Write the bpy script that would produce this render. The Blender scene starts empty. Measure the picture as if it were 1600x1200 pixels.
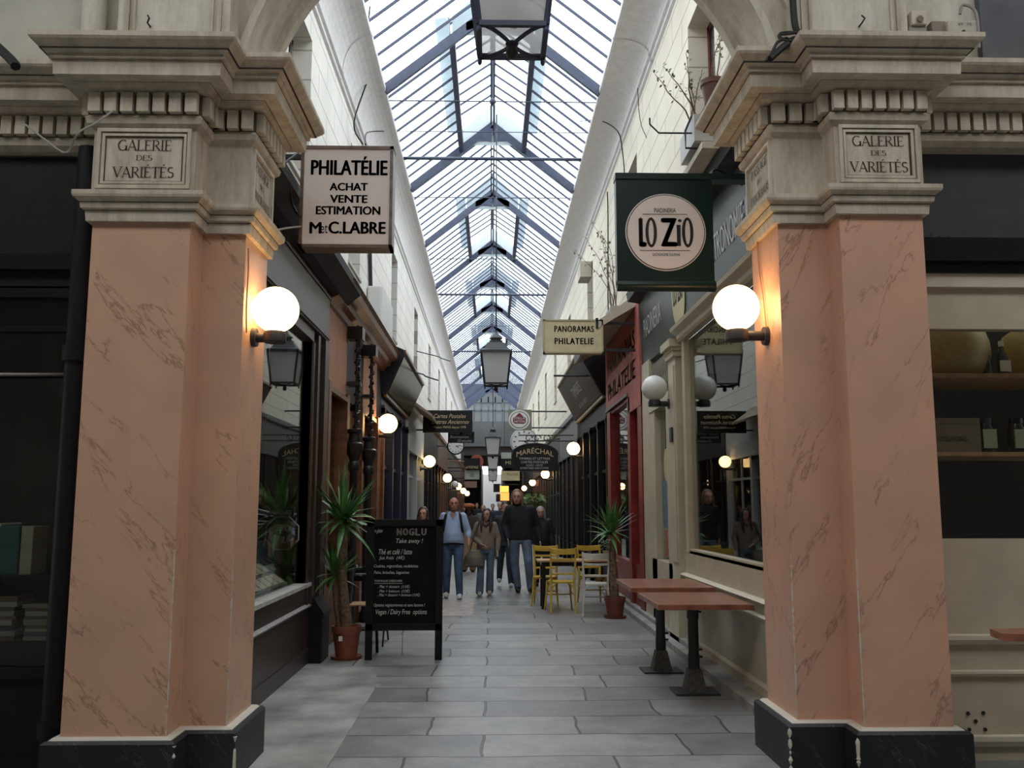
import bpy, bmesh, math, random
from mathutils import Vector, Matrix
random.seed(7)
S = bpy.context.scene
PI = math.pi

# ------------------------------------------------------------------ camera, sky, exposure
F = 1420.0
TH = math.atan(190 / F); PS = math.atan(32 * math.cos(TH) / F)
cd = bpy.data.cameras.new('camera'); cam = bpy.data.objects.new('camera', cd); S.collection.objects.link(cam)
cd.sensor_fit = 'HORIZONTAL'; cd.sensor_width = 36.0; cd.lens = 36.0 * F / 1600
cd.clip_start = 0.05; cd.clip_end = 400
cam.location = (0, 0, 1.6); cam.rotation_euler = (PI / 2 + TH, 0, -PS)
S.camera = cam
w = bpy.data.worlds.new('overcast_sky'); S.world = w; w.use_nodes = True
nt = w.node_tree; bg = nt.nodes['Background']
bg.inputs[0].default_value = (0.955, 0.975, 1.0, 1); bg.inputs[1].default_value = 4.0
S.view_settings.view_transform = 'Standard'; S.view_settings.look = 'None'
S.view_settings.exposure = 0.0; S.view_settings.gamma = 1.0; S.view_settings.use_curve_mapping = False
GLOBE_POWER = 9.0
GAL_Y0, GAL_Y1 = 0.85, 3.05     # open slit in the unseen gallery ceiling, width tuned for light on the pillars

_f = Vector((math.sin(PS) * math.cos(TH), math.cos(PS) * math.cos(TH), math.sin(TH)))
_r = Vector((math.cos(PS), -math.sin(PS), 0)); _u = _r.cross(_f)
def P(px, py, X=None, Y=None, Z=None):
    """the place on a plane of the scene that the photo shows at a pixel"""
    d = _f * F + _r * (px - 800) + _u * (600 - py)
    t = X / d.x if X is not None else Y / d.y if Y is not None else (Z - 1.6) / d.z
    return Vector((0, 0, 1.6)) + d * t

# ------------------------------------------------------------------ materials
MATS = {}
def newmat(name):
    m = bpy.data.materials.new(name); m.use_nodes = True
    return m, m.node_tree, m.node_tree.nodes['Principled BSDF']
def mat(name, col, rough=0.5, metal=0.0, noise=0.0, nscale=8.0, bump=0.0, emit=None, es=0.0, spec=0.5):
    if name in MATS: return MATS[name]
    m, t, b = newmat(name)
    b.inputs['Roughness'].default_value = rough; b.inputs['Metallic'].default_value = metal
    b.inputs['Specular IOR Level'].default_value = spec
    b.inputs['Base Color'].default_value = (*col, 1)
    if noise > 0 or bump > 0:
        tc = t.nodes.new('ShaderNodeTexCoord'); n = t.nodes.new('ShaderNodeTexNoise')
        n.inputs['Scale'].default_value = nscale; n.inputs['Detail'].default_value = 6
        t.links.new(tc.outputs['Object'], n.inputs['Vector'])
        if noise > 0:
            r = t.nodes.new('ShaderNodeValToRGB')
            r.color_ramp.elements[0].position = 0.3; r.color_ramp.elements[1].position = 0.7
            r.color_ramp.elements[0].color = (*[c * (1 - noise) for c in col], 1)
            r.color_ramp.elements[1].color = (*[min(1, c * (1 + noise)) for c in col], 1)
            t.links.new(n.outputs['Fac'], r.inputs['Fac']); t.links.new(r.outputs['Color'], b.inputs['Base Color'])
        if bump > 0:
            bp = t.nodes.new('ShaderNodeBump'); bp.inputs['Strength'].default_value = bump; bp.inputs['Distance'].default_value = 0.02
            t.links.new(n.outputs['Fac'], bp.inputs['Height']); t.links.new(bp.outputs['Normal'], b.inputs['Normal'])
    if emit:
        b.inputs['Emission Color'].default_value = (*emit, 1); b.inputs['Emission Strength'].default_value = es
    MATS[name] = m; return m
def marble(name, base, alt, vein, scale=1.0, tilt=0.7, rough=0.35, veinw=0.012):
    m, t, b = newmat(name); N = t.nodes; L = t.links
    tc = N.new('ShaderNodeTexCoord'); mp = N.new('ShaderNodeMapping'); mp.inputs['Scale'].default_value = (2.6 * scale, 2.6 * scale, 0.55 * scale)
    mr = N.new('ShaderNodeMapping'); mr.inputs['Rotation'].default_value = (0, tilt, 0); L.new(tc.outputs['Object'], mr.inputs['Vector']); L.new(mr.outputs[0], mp.inputs['Vector'])
    n1 = N.new('ShaderNodeTexNoise'); n1.inputs['Scale'].default_value = 1.6; n1.inputs['Detail'].default_value = 9; n1.inputs['Roughness'].default_value = 0.62
    n1.inputs['Distortion'].default_value = 0.15; L.new(mp.outputs[0], n1.inputs['Vector'])
    s = N.new('ShaderNodeMath'); s.operation = 'SUBTRACT'; s.inputs[1].default_value = 0.5; L.new(n1.outputs['Fac'], s.inputs[0])
    a = N.new('ShaderNodeMath'); a.operation = 'ABSOLUTE'; L.new(s.outputs[0], a.inputs[0])
    r = N.new('ShaderNodeValToRGB'); r.color_ramp.elements[0].position = 0.0; r.color_ramp.elements[0].color = (1, 1, 1, 1)
    r.color_ramp.elements[1].position = veinw; r.color_ramp.elements[1].color = (0, 0, 0, 1); L.new(a.outputs[0], r.inputs['Fac'])
    n2 = N.new('ShaderNodeTexNoise'); n2.inputs['Scale'].default_value = 2.2; n2.inputs['Detail'].default_value = 3; L.new(tc.outputs['Object'], n2.inputs['Vector'])
    r2 = N.new('ShaderNodeValToRGB'); r2.color_ramp.elements[0].position = 0.35; r2.color_ramp.elements[1].position = 0.65
    r2.color_ramp.elements[0].color = (*base, 1); r2.color_ramp.elements[1].color = (*alt, 1); L.new(n2.outputs['Fac'], r2.inputs['Fac'])
    n3 = N.new('ShaderNodeTexNoise'); n3.inputs['Scale'].default_value = 2.6; n3.inputs['Detail'].default_value = 2; L.new(mp.outputs[0], n3.inputs['Vector'])
    r3 = N.new('ShaderNodeValToRGB'); r3.color_ramp.elements[0].position = 0.42; r3.color_ramp.elements[1].position = 0.56; L.new(n3.outputs['Fac'], r3.inputs['Fac'])
    mu = N.new('ShaderNodeMath'); mu.operation = 'MULTIPLY'; L.new(r.outputs['Color'], mu.inputs[0]); L.new(r3.outputs['Color'], mu.inputs[1])
    mu2 = N.new('ShaderNodeMath'); mu2.operation = 'MULTIPLY'; mu2.inputs[1].default_value = 0.62; L.new(mu.outputs[0], mu2.inputs[0])
    mx = N.new('ShaderNodeMixRGB'); L.new(mu2.outputs[0], mx.inputs['Fac']); L.new(r2.outputs['Color'], mx.inputs['Color1']); mx.inputs['Color2'].default_value = (*vein, 1)
    L.new(mx.outputs[0], b.inputs['Base Color']); b.inputs['Roughness'].default_value = rough
    MATS[name] = m; return m
def stone(name, col, dirt, rough=0.8):
    """old painted plaster: dirt streaks with a shape of their own"""
    m, t, b = newmat(name); N = t.nodes; L = t.links
    tc = N.new('ShaderNodeTexCoord'); mp = N.new('ShaderNodeMapping'); mp.inputs['Scale'].default_value = (5, 5, 1.2); L.new(tc.outputs['Object'], mp.inputs['Vector'])
    n = N.new('ShaderNodeTexNoise'); n.inputs['Scale'].default_value = 2.0; n.inputs['Detail'].default_value = 10; n.inputs['Roughness'].default_value = 0.7; L.new(mp.outputs[0], n.inputs['Vector'])
    r = N.new('ShaderNodeValToRGB'); r.color_ramp.elements[0].position = 0.40; r.color_ramp.elements[1].position = 0.68
    r.color_ramp.elements[0].color = (*col, 1); r.color_ramp.elements[1].color = (*dirt, 1); L.new(n.outputs['Fac'], r.inputs['Fac'])
    n2 = N.new('ShaderNodeTexNoise'); n2.inputs['Scale'].default_value = 60; n2.inputs['Detail'].default_value = 4; L.new(tc.outputs['Object'], n2.inputs['Vector'])
    bp = N.new('ShaderNodeBump'); bp.inputs['Strength'].default_value = 0.25; bp.inputs['Distance'].default_value = 0.006
    L.new(n2.outputs['Fac'], bp.inputs['Height']); L.new(bp.outputs['Normal'], b.inputs['Normal'])
    L.new(r.outputs['Color'], b.inputs['Base Color']); b.inputs['Roughness'].default_value = rough
    MATS[name] = m; return m
def coursed(name, col, joint):
    """plastered wall scored with wide masonry joints (runs along Y, up Z)"""
    m, t, b = newmat(name); N = t.nodes; L = t.links
    tc = N.new('ShaderNodeTexCoord'); sp = N.new('ShaderNodeSeparateXYZ'); cb = N.new('ShaderNodeCombineXYZ'); L.new(tc.outputs['Object'], sp.inputs[0])
    L.new(sp.outputs['Y'], cb.inputs['X']); L.new(sp.outputs['Z'], cb.inputs['Y'])
    br = N.new('ShaderNodeTexBrick'); L.new(cb.outputs[0], br.inputs['Vector']); br.inputs['Scale'].default_value = 1.0
    br.inputs['Brick Width'].default_value = 1.1; br.inputs['Row Height'].default_value = 0.36; br.inputs['Mortar Size'].default_value = 0.009
    n = N.new('ShaderNodeTexNoise'); n.inputs['Scale'].default_value = 1.3; n.inputs['Detail'].default_value = 8; L.new(tc.outputs['Object'], n.inputs['Vector'])
    r = N.new('ShaderNodeValToRGB'); r.color_ramp.elements[0].position = 0.3; r.color_ramp.elements[1].position = 0.7
    r.color_ramp.elements[0].color = (*[c * 0.86 for c in col], 1); r.color_ramp.elements[1].color = (*col, 1); L.new(n.outputs['Fac'], r.inputs['Fac'])
    mx = N.new('ShaderNodeMixRGB'); L.new(br.outputs['Fac'], mx.inputs['Fac']); L.new(r.outputs['Color'], mx.inputs['Color1']); mx.inputs['Color2'].default_value = (*joint, 1)
    L.new(mx.outputs[0], b.inputs['Base Color']); b.inputs['Roughness'].default_value = 0.75
    MATS[name] = m; return m
def glass(name, tint, gl=(1, 1, 1), ior=1.5, rough=0.0, extra=0.0, refl=1.0):
    m = bpy.data.materials.new(name); m.use_nodes = True; t = m.node_tree; t.nodes.clear(); N = t.nodes; L = t.links
    o = N.new('ShaderNodeOutputMaterial'); mx = N.new('ShaderNodeMixShader'); tr = N.new('ShaderNodeBsdfTransparent'); g = N.new('ShaderNodeBsdfGlossy'); fr = N.new('ShaderNodeFresnel')
    tr.inputs[0].default_value = (*tint, 1); g.inputs['Color'].default_value = (*gl, 1); g.inputs['Roughness'].default_value = rough; N.remove(fr)
    f0 = ((ior - 1) / (ior + 1)) ** 2 + extra
    ge = N.new('ShaderNodeNewGeometry'); dt = N.new('ShaderNodeVectorMath'); dt.operation = 'DOT_PRODUCT'; L.new(ge.outputs['Normal'], dt.inputs[0]); L.new(ge.outputs['Incoming'], dt.inputs[1])
    def mth(op, a_, b_=None, c_=None):
        q = N.new('ShaderNodeMath'); q.operation = op
        for i_, v_ in enumerate((a_, b_, c_)):
            if v_ is None: continue
            if isinstance(v_, (int, float)): q.inputs[i_].default_value = v_
            else: L.new(v_, q.inputs[i_])
        return q.outputs[0]
    fac = mth('MULTIPLY_ADD', mth('POWER', mth('SUBTRACT', 1.0, mth('ABSOLUTE', dt.outputs['Value'])), 5.0), 1 - f0, f0)
    fac = mth('MULTIPLY', fac, refl)
    L.new(fac, mx.inputs[0]); L.new(tr.outputs[0], mx.inputs[1]); L.new(g.outputs[0], mx.inputs[2]); L.new(mx.outputs[0], o.inputs[0])
    MATS[name] = m; return m
def milk(name, tint, fac):
    """dirty or frosted glass"""
    m = bpy.data.materials.new(name); m.use_nodes = True; t = m.node_tree; t.nodes.clear(); N = t.nodes; L = t.links
    o = N.new('ShaderNodeOutputMaterial'); mx = N.new('ShaderNodeMixShader'); tr = N.new('ShaderNodeBsdfTransparent'); d = N.new('ShaderNodeBsdfTranslucent'); d2 = N.new('ShaderNodeBsdfDiffuse'); m2 = N.new('ShaderNodeMixShader')
    for q in (tr, d, d2): q.inputs[0].default_value = (*tint, 1)
    L.new(d.outputs[0], m2.inputs[1]); L.new(d2.outputs[0], m2.inputs[2]); m2.inputs[0].default_value = 0.4
    mx.inputs[0].default_value = fac; L.new(tr.outputs[0], mx.inputs[1]); L.new(m2.outputs[0], mx.inputs[2]); L.new(mx.outputs[0], o.inputs[0])
    MATS[name] = m; return m
def floor_mat():
    m, t, b = newmat('paving'); N = t.nodes; L = t.links
    tc = N.new('ShaderNodeTexCoord')
    nw = N.new('ShaderNodeTexNoise'); nw.inputs['Scale'].default_value = 1.5; L.new(tc.outputs['Object'], nw.inputs['Vector'])
    vs = N.new('ShaderNodeVectorMath'); vs.operation = 'SCALE'; vs.inputs['Scale'].default_value = 0.10; L.new(nw.outputs['Color'], vs.inputs[0])
    va = N.new('ShaderNodeVectorMath'); L.new(tc.outputs['Object'], va.inputs[0]); L.new(vs.outputs[0], va.inputs[1])
    br = N.new('ShaderNodeTexBrick'); L.new(va.outputs[0], br.inputs['Vector']); br.inputs['Scale'].default_value = 1.0; br.offset = 0.37; br.squash = 0.8; br.squash_frequency = 3
    br.inputs['Brick Width'].default_value = 1.35; br.inputs['Row Height'].default_value = 0.56; br.inputs['Mortar Size'].default_value = 0.011; br.inputs['Bias'].default_value = 0.0; br.inputs['Mortar Smooth'].default_value = 0.3
    br.inputs['Color1'].default_value = (0.325, 0.325, 0.32, 1); br.inputs["Color2"].default_value = (0.205, 0.206, 0.208, 1); br.inputs['Mortar'].default_value = (0.085, 0.082, 0.078, 1)
    n = N.new('ShaderNodeTexNoise'); n.inputs['Scale'].default_value = 3.0; n.inputs['Detail'].default_value = 10; n.inputs['Roughness'].default_value = 0.7; L.new(tc.outputs['Object'], n.inputs['Vector'])
    r = N.new('ShaderNodeValToRGB'); r.color_ramp.elements[0].position = 0.3; r.color_ramp.elements[1].position = 0.72
    r.color_ramp.elements[0].color = (0.55, 0.55, 0.54, 1); r.color_ramp.elements[1].color = (1.2, 1.19, 1.17, 1); L.new(n.outputs['Fac'], r.inputs['Fac'])
    mu = N.new('ShaderNodeMixRGB'); mu.blend_type = 'MULTIPLY'; mu.inputs['Fac'].default_value = 1; L.new(br.outputs['Color'], mu.inputs['Color1']); L.new(r.outputs['Color'], mu.inputs['Color2'])
    ng = N.new('ShaderNodeTexNoise'); ng.inputs['Scale'].default_value = 55; ng.inputs['Detail'].default_value = 5; ng.inputs['Roughness'].default_value = .8; L.new(tc.outputs['Object'], ng.inputs['Vector'])
    rg = N.new('ShaderNodeMapRange'); rg.inputs['From Min'].default_value = .25; rg.inputs['From Max'].default_value = .75; rg.inputs['To Min'].default_value = .74; rg.inputs['To Max'].default_value = 1.26; L.new(ng.outputs['Fac'], rg.inputs['Value'])
    mg = N.new('ShaderNodeVectorMath'); mg.operation = 'SCALE'; L.new(mu.outputs[0], mg.inputs[0]); L.new(rg.outputs[0], mg.inputs['Scale'])
    L.new(mg.outputs[0], b.inputs['Base Color'])
    r2 = N.new('ShaderNodeMapRange'); r2.inputs['To Min'].default_value = 0.26; r2.inputs['To Max'].default_value = 0.52; L.new(n.outputs['Fac'], r2.inputs['Value']); L.new(r2.outputs[0], b.inputs['Roughness'])
    bp = N.new('ShaderNodeBump'); bp.inputs['Strength'].default_value = 0.5; bp.inputs['Distance'].default_value = 0.01; bp.invert = True
    L.new(br.outputs['Fac'], bp.inputs['Height'])
    bp2 = N.new('ShaderNodeBump'); bp2.inputs['Strength'].default_value = 0.3; bp2.inputs['Distance'].default_value = 0.01; L.new(n.outputs['Fac'], bp2.inputs['Height']); L.new(bp.outputs[0], bp2.inputs['Normal'])
    L.new(bp2.outputs[0], b.inputs['Normal']); MATS['paving'] = m; return m

PAVE = floor_mat()
CONC = mat('old concrete', (0.30, 0.295, 0.275), 0.6, noise=0.45, nscale=2.2, bump=0.3)
PINK = marble('pink painted marble', (0.66, 0.40, 0.255), (0.57, 0.35, 0.245), (0.16, 0.065, 0.04), tilt=0.72, veinw=0.012)
PINK2 = marble('pink painted marble, veins leaning right', (0.68, 0.385, 0.255), (0.58, 0.35, 0.25), (0.16, 0.065, 0.045), tilt=-0.5, veinw=0.012)
BLKM = marble('black painted marble', (0.009, 0.012, 0.014), (0.012, 0.016, 0.020), (0.16, 0.16, 0.15), scale=1.6, rough=0.5, veinw=0.006)
CHIP = mat('chipped plaster', (0.62, 0.58, 0.5), 0.8)
OLD = stone('old stone paint', (0.60, 0.535, 0.42), (0.37, 0.32, 0.245))
OLDL = stone('pale stone paint', (0.68, 0.64, 0.55), (0.48, 0.44, 0.37))
SOOT = mat('soot in the joints', (0.05, 0.04, 0.032), 0.9)
WALLL = coursed('white scored plaster', (0.84, 0.81, 0.75), (0.42, 0.38, 0.33))
WALLR = coursed('cream scored plaster', (0.85, 0.78, 0.66), (0.42, 0.36, 0.29))
COVE = stone('grey painted cove', (0.74, 0.72, 0.72), (0.64, 0.615, 0.61))
REVEAL = mat('grey reveal', (0.50, 0.48, 0.45), 0.8, noise=0.15, nscale=4)
IRON = mat('dark blue iron', (0.035, 0.045, 0.085), 0.45, noise=0.2, nscale=10)
IRONF = mat('dark iron', (0.022, 0.025, 0.032), 0.45)
ROOFG = glass('roof glass', (0.86, 0.93, 0.96), ior=1.35)
MILK = milk('dirty roof glass', (0.62, 0.66, 0.68), 0.75)
WING2 = glass('gallery window glass', (0.80, 0.82, 0.80), ior=1.45)
WING = glass('shop window glass', (0.92, 0.94, 0.92), ior=1.6, extra=0.02, refl=0.62)
FROST = milk('frosted lantern glass', (0.80, 0.80, 0.80), 0.85)
BLACK = mat('black paint', (0.008, 0.008, 0.010), 0.5, noise=0.3, nscale=20, spec=0.3)
BLACKG = mat('glossy black paint', (0.010, 0.011, 0.013), 0.22)
DBRN = mat('dark brown paint', (0.045, 0.030, 0.026), 0.38, noise=0.25, nscale=14)
CANVAS = mat('dark awning canvas', (0.032, 0.030, 0.034), 0.8, noise=0.2, nscale=9)
WOOD = mat('brown varnished wood', (0.16, 0.062, 0.030), 0.35, noise=0.45, nscale=9)
TERRA = mat('terracotta panel', (0.42, 0.20, 0.12), 0.6, noise=0.12, nscale=6)
CREAM = mat('cream shop paint', (0.50, 0.44, 0.315), 0.42, noise=0.09, nscale=5, bump=0.05)
CREAML = mat('pale cream paint', (0.62, 0.56, 0.43), 0.4, noise=0.08, nscale=6)
GREEN = mat('dark green board', (0.022, 0.036, 0.033), 0.42, noise=0.35, nscale=2.5)
GREEN2 = mat('dark green box', (0.004, 0.022, 0.018), 0.35)
RED = mat('dark red paint', (0.21, 0.018, 0.018), 0.4, noise=0.3, nscale=6)
REDB = mat('faded red board', (0.42, 0.12, 0.10), 0.6, noise=0.2, nscale=5)
SIGNW = mat('white sign plastic', (0.86, 0.83, 0.84), 0.35, emit=None)
SIGNC = mat('yellowed sign plastic', (0.62, 0.53, 0.33), 0.4, noise=0.08, nscale=8)
BRONZ = mat('tarnished metal frame', (0.20, 0.15, 0.13), 0.4, metal=0.4, noise=0.3, nscale=16)
ZINC = mat('zinc sheet', (0.45, 0.47, 0.48), 0.5, noise=0.2, nscale=6)
CLAY = mat('terracotta pot', (0.26, 0.075, 0.045), 0.6, noise=0.15, nscale=12)
LEAF = mat('yucca leaf', (0.085, 0.21, 0.055), 0.4, noise=0.4, nscale=9)
LEAF2 = mat('olive leaf', (0.09, 0.12, 0.045), 0.5, noise=0.35, nscale=20)
TRUNK = mat('scarred trunk', (0.17, 0.115, 0.075), 0.85, noise=0.45, nscale=28, bump=0.8)
TWIG = mat('dry twig', (0.17, 0.12, 0.085), 0.9)
YEL = mat('yellow chair paint', (0.62, 0.40, 0.055), 0.38, noise=0.12, nscale=12)
WHT = mat('white chair paint', (0.66, 0.62, 0.56), 0.38, noise=0.08, nscale=12)
TOPW = mat('red brown table top', (0.27, 0.10, 0.060), 0.28, noise=0.4, nscale=7)
PINE = mat('light wood', (0.50, 0.30, 0.14), 0.4, noise=0.25, nscale=9)
CHALK = mat('chalk', (0.68, 0.68, 0.66), 0.9)
SLATE = mat('slate board', (0.009, 0.009, 0.010), 0.85, noise=0.4, nscale=3, spec=.15)
INK = mat('black lettering', (0.012, 0.014, 0.02), 0.5)
CUT = mat('cut brown lettering', (0.055, 0.035, 0.025), 0.8)
GOLD = mat('gold lettering', (0.62, 0.50, 0.30), 0.45)
SILV = mat('silver lettering', (0.50, 0.50, 0.48), 0.5)
GHOST = mat('etched lettering', (0.30, 0.30, 0.28), 0.6)
WHITE = mat('white', (0.75, 0.74, 0.72), 0.5)
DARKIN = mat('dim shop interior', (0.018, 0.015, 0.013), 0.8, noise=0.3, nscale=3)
CABLE = mat('black cable', (0.012, 0.012, 0.013), 0.6)
CABLEW = mat('grey cable', (0.30, 0.28, 0.26), 0.7)
LIT = mat('lit opal glass', (1, 0.95, 0.85), 0.3, emit=(1.0, 0.60, 0.24), es=GLOBE_POWER)
WARM = mat('warm small lamp', (1, 0.9, 0.7), 0.3, emit=(1.0, 0.60, 0.25), es=5.0)
OPAL = mat('unlit opal glass', (0.72, 0.71, 0.70), 0.2)
SKIN = mat('skin', (0.50, 0.27, 0.19), 0.55)
SKINR = mat('tanned skin', (0.48, 0.22, 0.15), 0.55)

# ------------------------------------------------------------------ mesh collector
class MB:
    def __init__(s): s.v = []; s.f = []; s.sm = []
    def add(s, vs, fs, smooth=False):
        o = len(s.v); s.v += [tuple(v) for v in vs]; s.f += [tuple(i + o for i in f) for f in fs]; s.sm += [smooth] * len(fs); return s
    def box(s, x0, x1, y0, y1, z0, z1):
        x0, x1 = sorted((x0, x1)); y0, y1 = sorted((y0, y1)); z0, z1 = sorted((z0, z1))
        return s.add([(x0, y0, z0), (x1, y0, z0), (x1, y1, z0), (x0, y1, z0), (x0, y0, z1), (x1, y0, z1), (x1, y1, z1), (x0, y1, z1)],
                     [(0, 3, 2, 1), (4, 5, 6, 7), (0, 1, 5, 4), (1, 2, 6, 5), (2, 3, 7, 6), (3, 0, 4, 7)])
    def obox(s, c, dx, dy, dz, ax=None):
        """box with half-sizes along the three axes of a 3x3 matrix"""
        ax = ax or Matrix.Identity(3); c = Vector(c); X, Y, Z = (ax.col[i] for i in range(3)); vs = []
        for k in (-1, 1):
            for (i, j) in ((-1, -1), (1, -1), (1, 1), (-1, 1)): vs.append(c + X * dx * i + Y * dy * j + Z * dz * k)
        return s.add(vs, [(0, 3, 2, 1), (4, 5, 6, 7), (0, 1, 5, 4), (1, 2, 6, 5), (2, 3, 7, 6), (3, 0, 4, 7)])
    def beam(s, a, b, wd, ht, up=(0, 0, 1)):
        a = Vector(a); b = Vector(b); d = (b - a).normalized(); u = Vector(up); r = d.cross(u).normalized(); u = r.cross(d)
        vs = [p + r * wd / 2 * i + u * ht / 2 * j for p in (a, b) for (i, j) in ((-1, -1), (1, -1), (1, 1), (-1, 1))]
        return s.add(vs, [(0, 3, 2, 1), (4, 5, 6, 7), (0, 1, 5, 4), (1, 2, 6, 5), (2, 3, 7, 6), (3, 0, 4, 7)])
    def tube(s, pts, r, n=8, cap=True):
        pts = [Vector(p) for p in pts]; rs = r if isinstance(r, (list, tuple)) else [r] * len(pts); rings = []
        u = None
        for i, p in enumerate(pts):
            d = (pts[min(i + 1, len(pts) - 1)] - pts[max(i - 1, 0)])
            d = d.normalized() if d.length > 1e-9 else Vector((0, 0, 1))
            if u is None: u = d.orthogonal().normalized()
            u = (u - d * u.dot(d)); u = u.normalized() if u.length > 1e-6 else d.orthogonal().normalized()
            v = d.cross(u); rings.append([p + (u * math.cos(2 * PI * k / n) + v * math.sin(2 * PI * k / n)) * rs[i] for k in range(n)])
        return s.loft(rings, cap)
    def loft(s, rings, cap=True, smooth=True, closed=True):
        n = len(rings[0]); vs = [p for r in rings for p in r]; fs = []
        for i in range(len(rings) - 1):
            for k in range(n if closed else n - 1):
                fs.append((i * n + k, i * n + (k + 1) % n, (i + 1) * n + (k + 1) % n, (i + 1) * n + k))
        s.add(vs, fs, smooth)
        if cap: s.add(rings[0], [tuple(range(n))[::-1]]); s.add(rings[-1], [tuple(range(n))])
        return s
    def lathe(s, prof, c=(0, 0, 0), n=20, smooth=True, sx=1, sy=1, ph=0):
        return s.loft([[(c[0] + r * sx * math.cos(ph + 2 * PI * k / n), c[1] + r * sy * math.sin(ph + 2 * PI * k / n), c[2] + z) for k in range(n)] for r, z in prof], True, smooth)
    def cyl(s, a, b, r0, r1=None, n=14): return s.tube([a, b], [r0, r0 if r1 is None else r1], n)
    def sphere(s, c, r, n=16, m=10, sz=1.0, sx=1.0, sy=1.0):
        return s.lathe([(max(r * math.sin(PI * i / m), 1e-4), -r * sz * math.cos(PI * i / m)) for i in range(m + 1)], c, n, True, sx, sy)
    def prism(s, poly, a, b, plane='XZ'):
        """2-D outline pushed from a to b along the remaining axis"""
        def q(p, t): return (p[0], t, p[1]) if plane == 'XZ' else (t, p[0], p[1]) if plane == 'YZ' else (p[0], p[1], t)
        n = len(poly)
        A = [q(p, a) for p in poly]; B = [q(p, b) for p in poly]
        s.add(A + B, [(i, (i + 1) % n, n + (i + 1) % n, n + i) for i in range(n)]); s.add(A, [tuple(range(n))[::-1]]); s.add(B, [tuple(range(n))]); return s
    def quad(s, a, b, c, d): return s.add([a, b, c, d], [(0, 1, 2, 3)])
    def disc(s, c, r, rt, up, n=32, sc=1.0, dep=0.0):
        c = Vector(c); rt = Vector(rt); up = Vector(up); nm = rt.cross(up)
        A = [c + rt * r * math.cos(2 * PI * k / n) + up * r * sc * math.sin(2 * PI * k / n) for k in range(n)]
        if dep: return s.loft([A, [p + nm * dep for p in A]], True, False)
        return s.add(A, [tuple(range(n))])
OFF = {}
def link(o): S.collection.objects.link(o); return o
def tag(o, label=None, cat=None, group=None, kind=None):
    if label: o['label'] = label
    if cat: o['category'] = cat
    if group: o['group'] = group
    if kind: o['kind'] = kind
    return o
def thing(name, label=None, cat=None, loc=(0, 0, 0), group=None, kind=None):
    o = link(bpy.data.objects.new(name, None)); o.location = loc; o.empty_display_size = 0.1; OFF[o.name] = Vector(loc); return tag(o, label, cat, group, kind)
def obj(name, mb, m, parent=None, label=None, bevel=0.0, base=None):
    off = OFF[parent.name] if parent else (Vector(base) if base else None)
    if off is None:
        xs = list(zip(*mb.v)); off = Vector(((min(xs[0]) + max(xs[0])) / 2, (min(xs[1]) + max(xs[1])) / 2, min(xs[2])))
    me = bpy.data.meshes.new(name); me.from_pydata([tuple(Vector(v) - off) for v in mb.v], [], mb.f)
    me.materials.append(m); me.polygons.foreach_set('use_smooth', mb.sm)
    bm = bmesh.new(); bm.from_mesh(me); bmesh.ops.remove_doubles(bm, verts=bm.verts, dist=1e-5); bmesh.ops.recalc_face_normals(bm, faces=bm.faces)
    for e in bm.edges:
        if len(e.link_faces) == 2 and e.calc_face_angle(0) > 0.7: e.smooth = False
    bm.to_mesh(me); bm.free()
    o = link(bpy.data.objects.new(name, me)); OFF[o.name] = off
    if parent: o.parent = parent
    else: o.location = off
    if bevel:
        b = o.modifiers.new('edge', 'BEVEL'); b.width = bevel; b.segments = 2; b.limit_method = 'ANGLE'; b.angle_limit = 0.6
    if label: o['label'] = label
    return o
def struct(name, mb, m, parent=None, **k):
    o = obj(name, mb, m, parent, base=(0, 0, 0) if not parent else None, **k)
    if not parent: o['kind'] = 'structure'
    return o
def copy_tree(o, parent=None):
    c = o.copy(); S.collection.objects.link(c); OFF[c.name] = OFF.get(o.name, Vector())
    if parent: c.parent = parent
    for ch in [q for q in KIDS.get(o.name, [])]: copy_tree(ch, c)
    return c
KIDS = {}
def note(root):
    """remember a prototype's children so that it can be copied"""
    for q in S.objects:
        if q.parent: KIDS.setdefault(q.parent.name, [])
        if q.parent and q not in KIDS[q.parent.name]: KIDS[q.parent.name].append(q)
def remesh(mb, voxel, smooth=4):
    me = bpy.data.meshes.new('tmp'); me.from_pydata([tuple(v) for v in mb.v], [], mb.f)
    bm = bmesh.new(); bm.from_mesh(me); bmesh.ops.remove_doubles(bm, verts=bm.verts, dist=1e-6); bmesh.ops.recalc_face_normals(bm, faces=bm.faces); bm.to_mesh(me); bm.free()
    o = link(bpy.data.objects.new('tmp', me)); r = o.modifiers.new('r', 'REMESH'); r.mode = 'VOXEL'; r.voxel_size = voxel
    if smooth: q = o.modifiers.new('s', 'SMOOTH'); q.iterations = smooth; q.factor = 0.5
    bpy.context.view_layer.update()
    e = o.evaluated_get(bpy.context.evaluated_depsgraph_get()); m2 = bpy.data.meshes.new_from_object(e)
    out = MB(); out.add([v.co[:] for v in m2.vertices], [tuple(p.vertices) for p in m2.polygons], True)
    bpy.data.objects.remove(o); bpy.data.meshes.remove(me); bpy.data.meshes.remove(m2); return out

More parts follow.
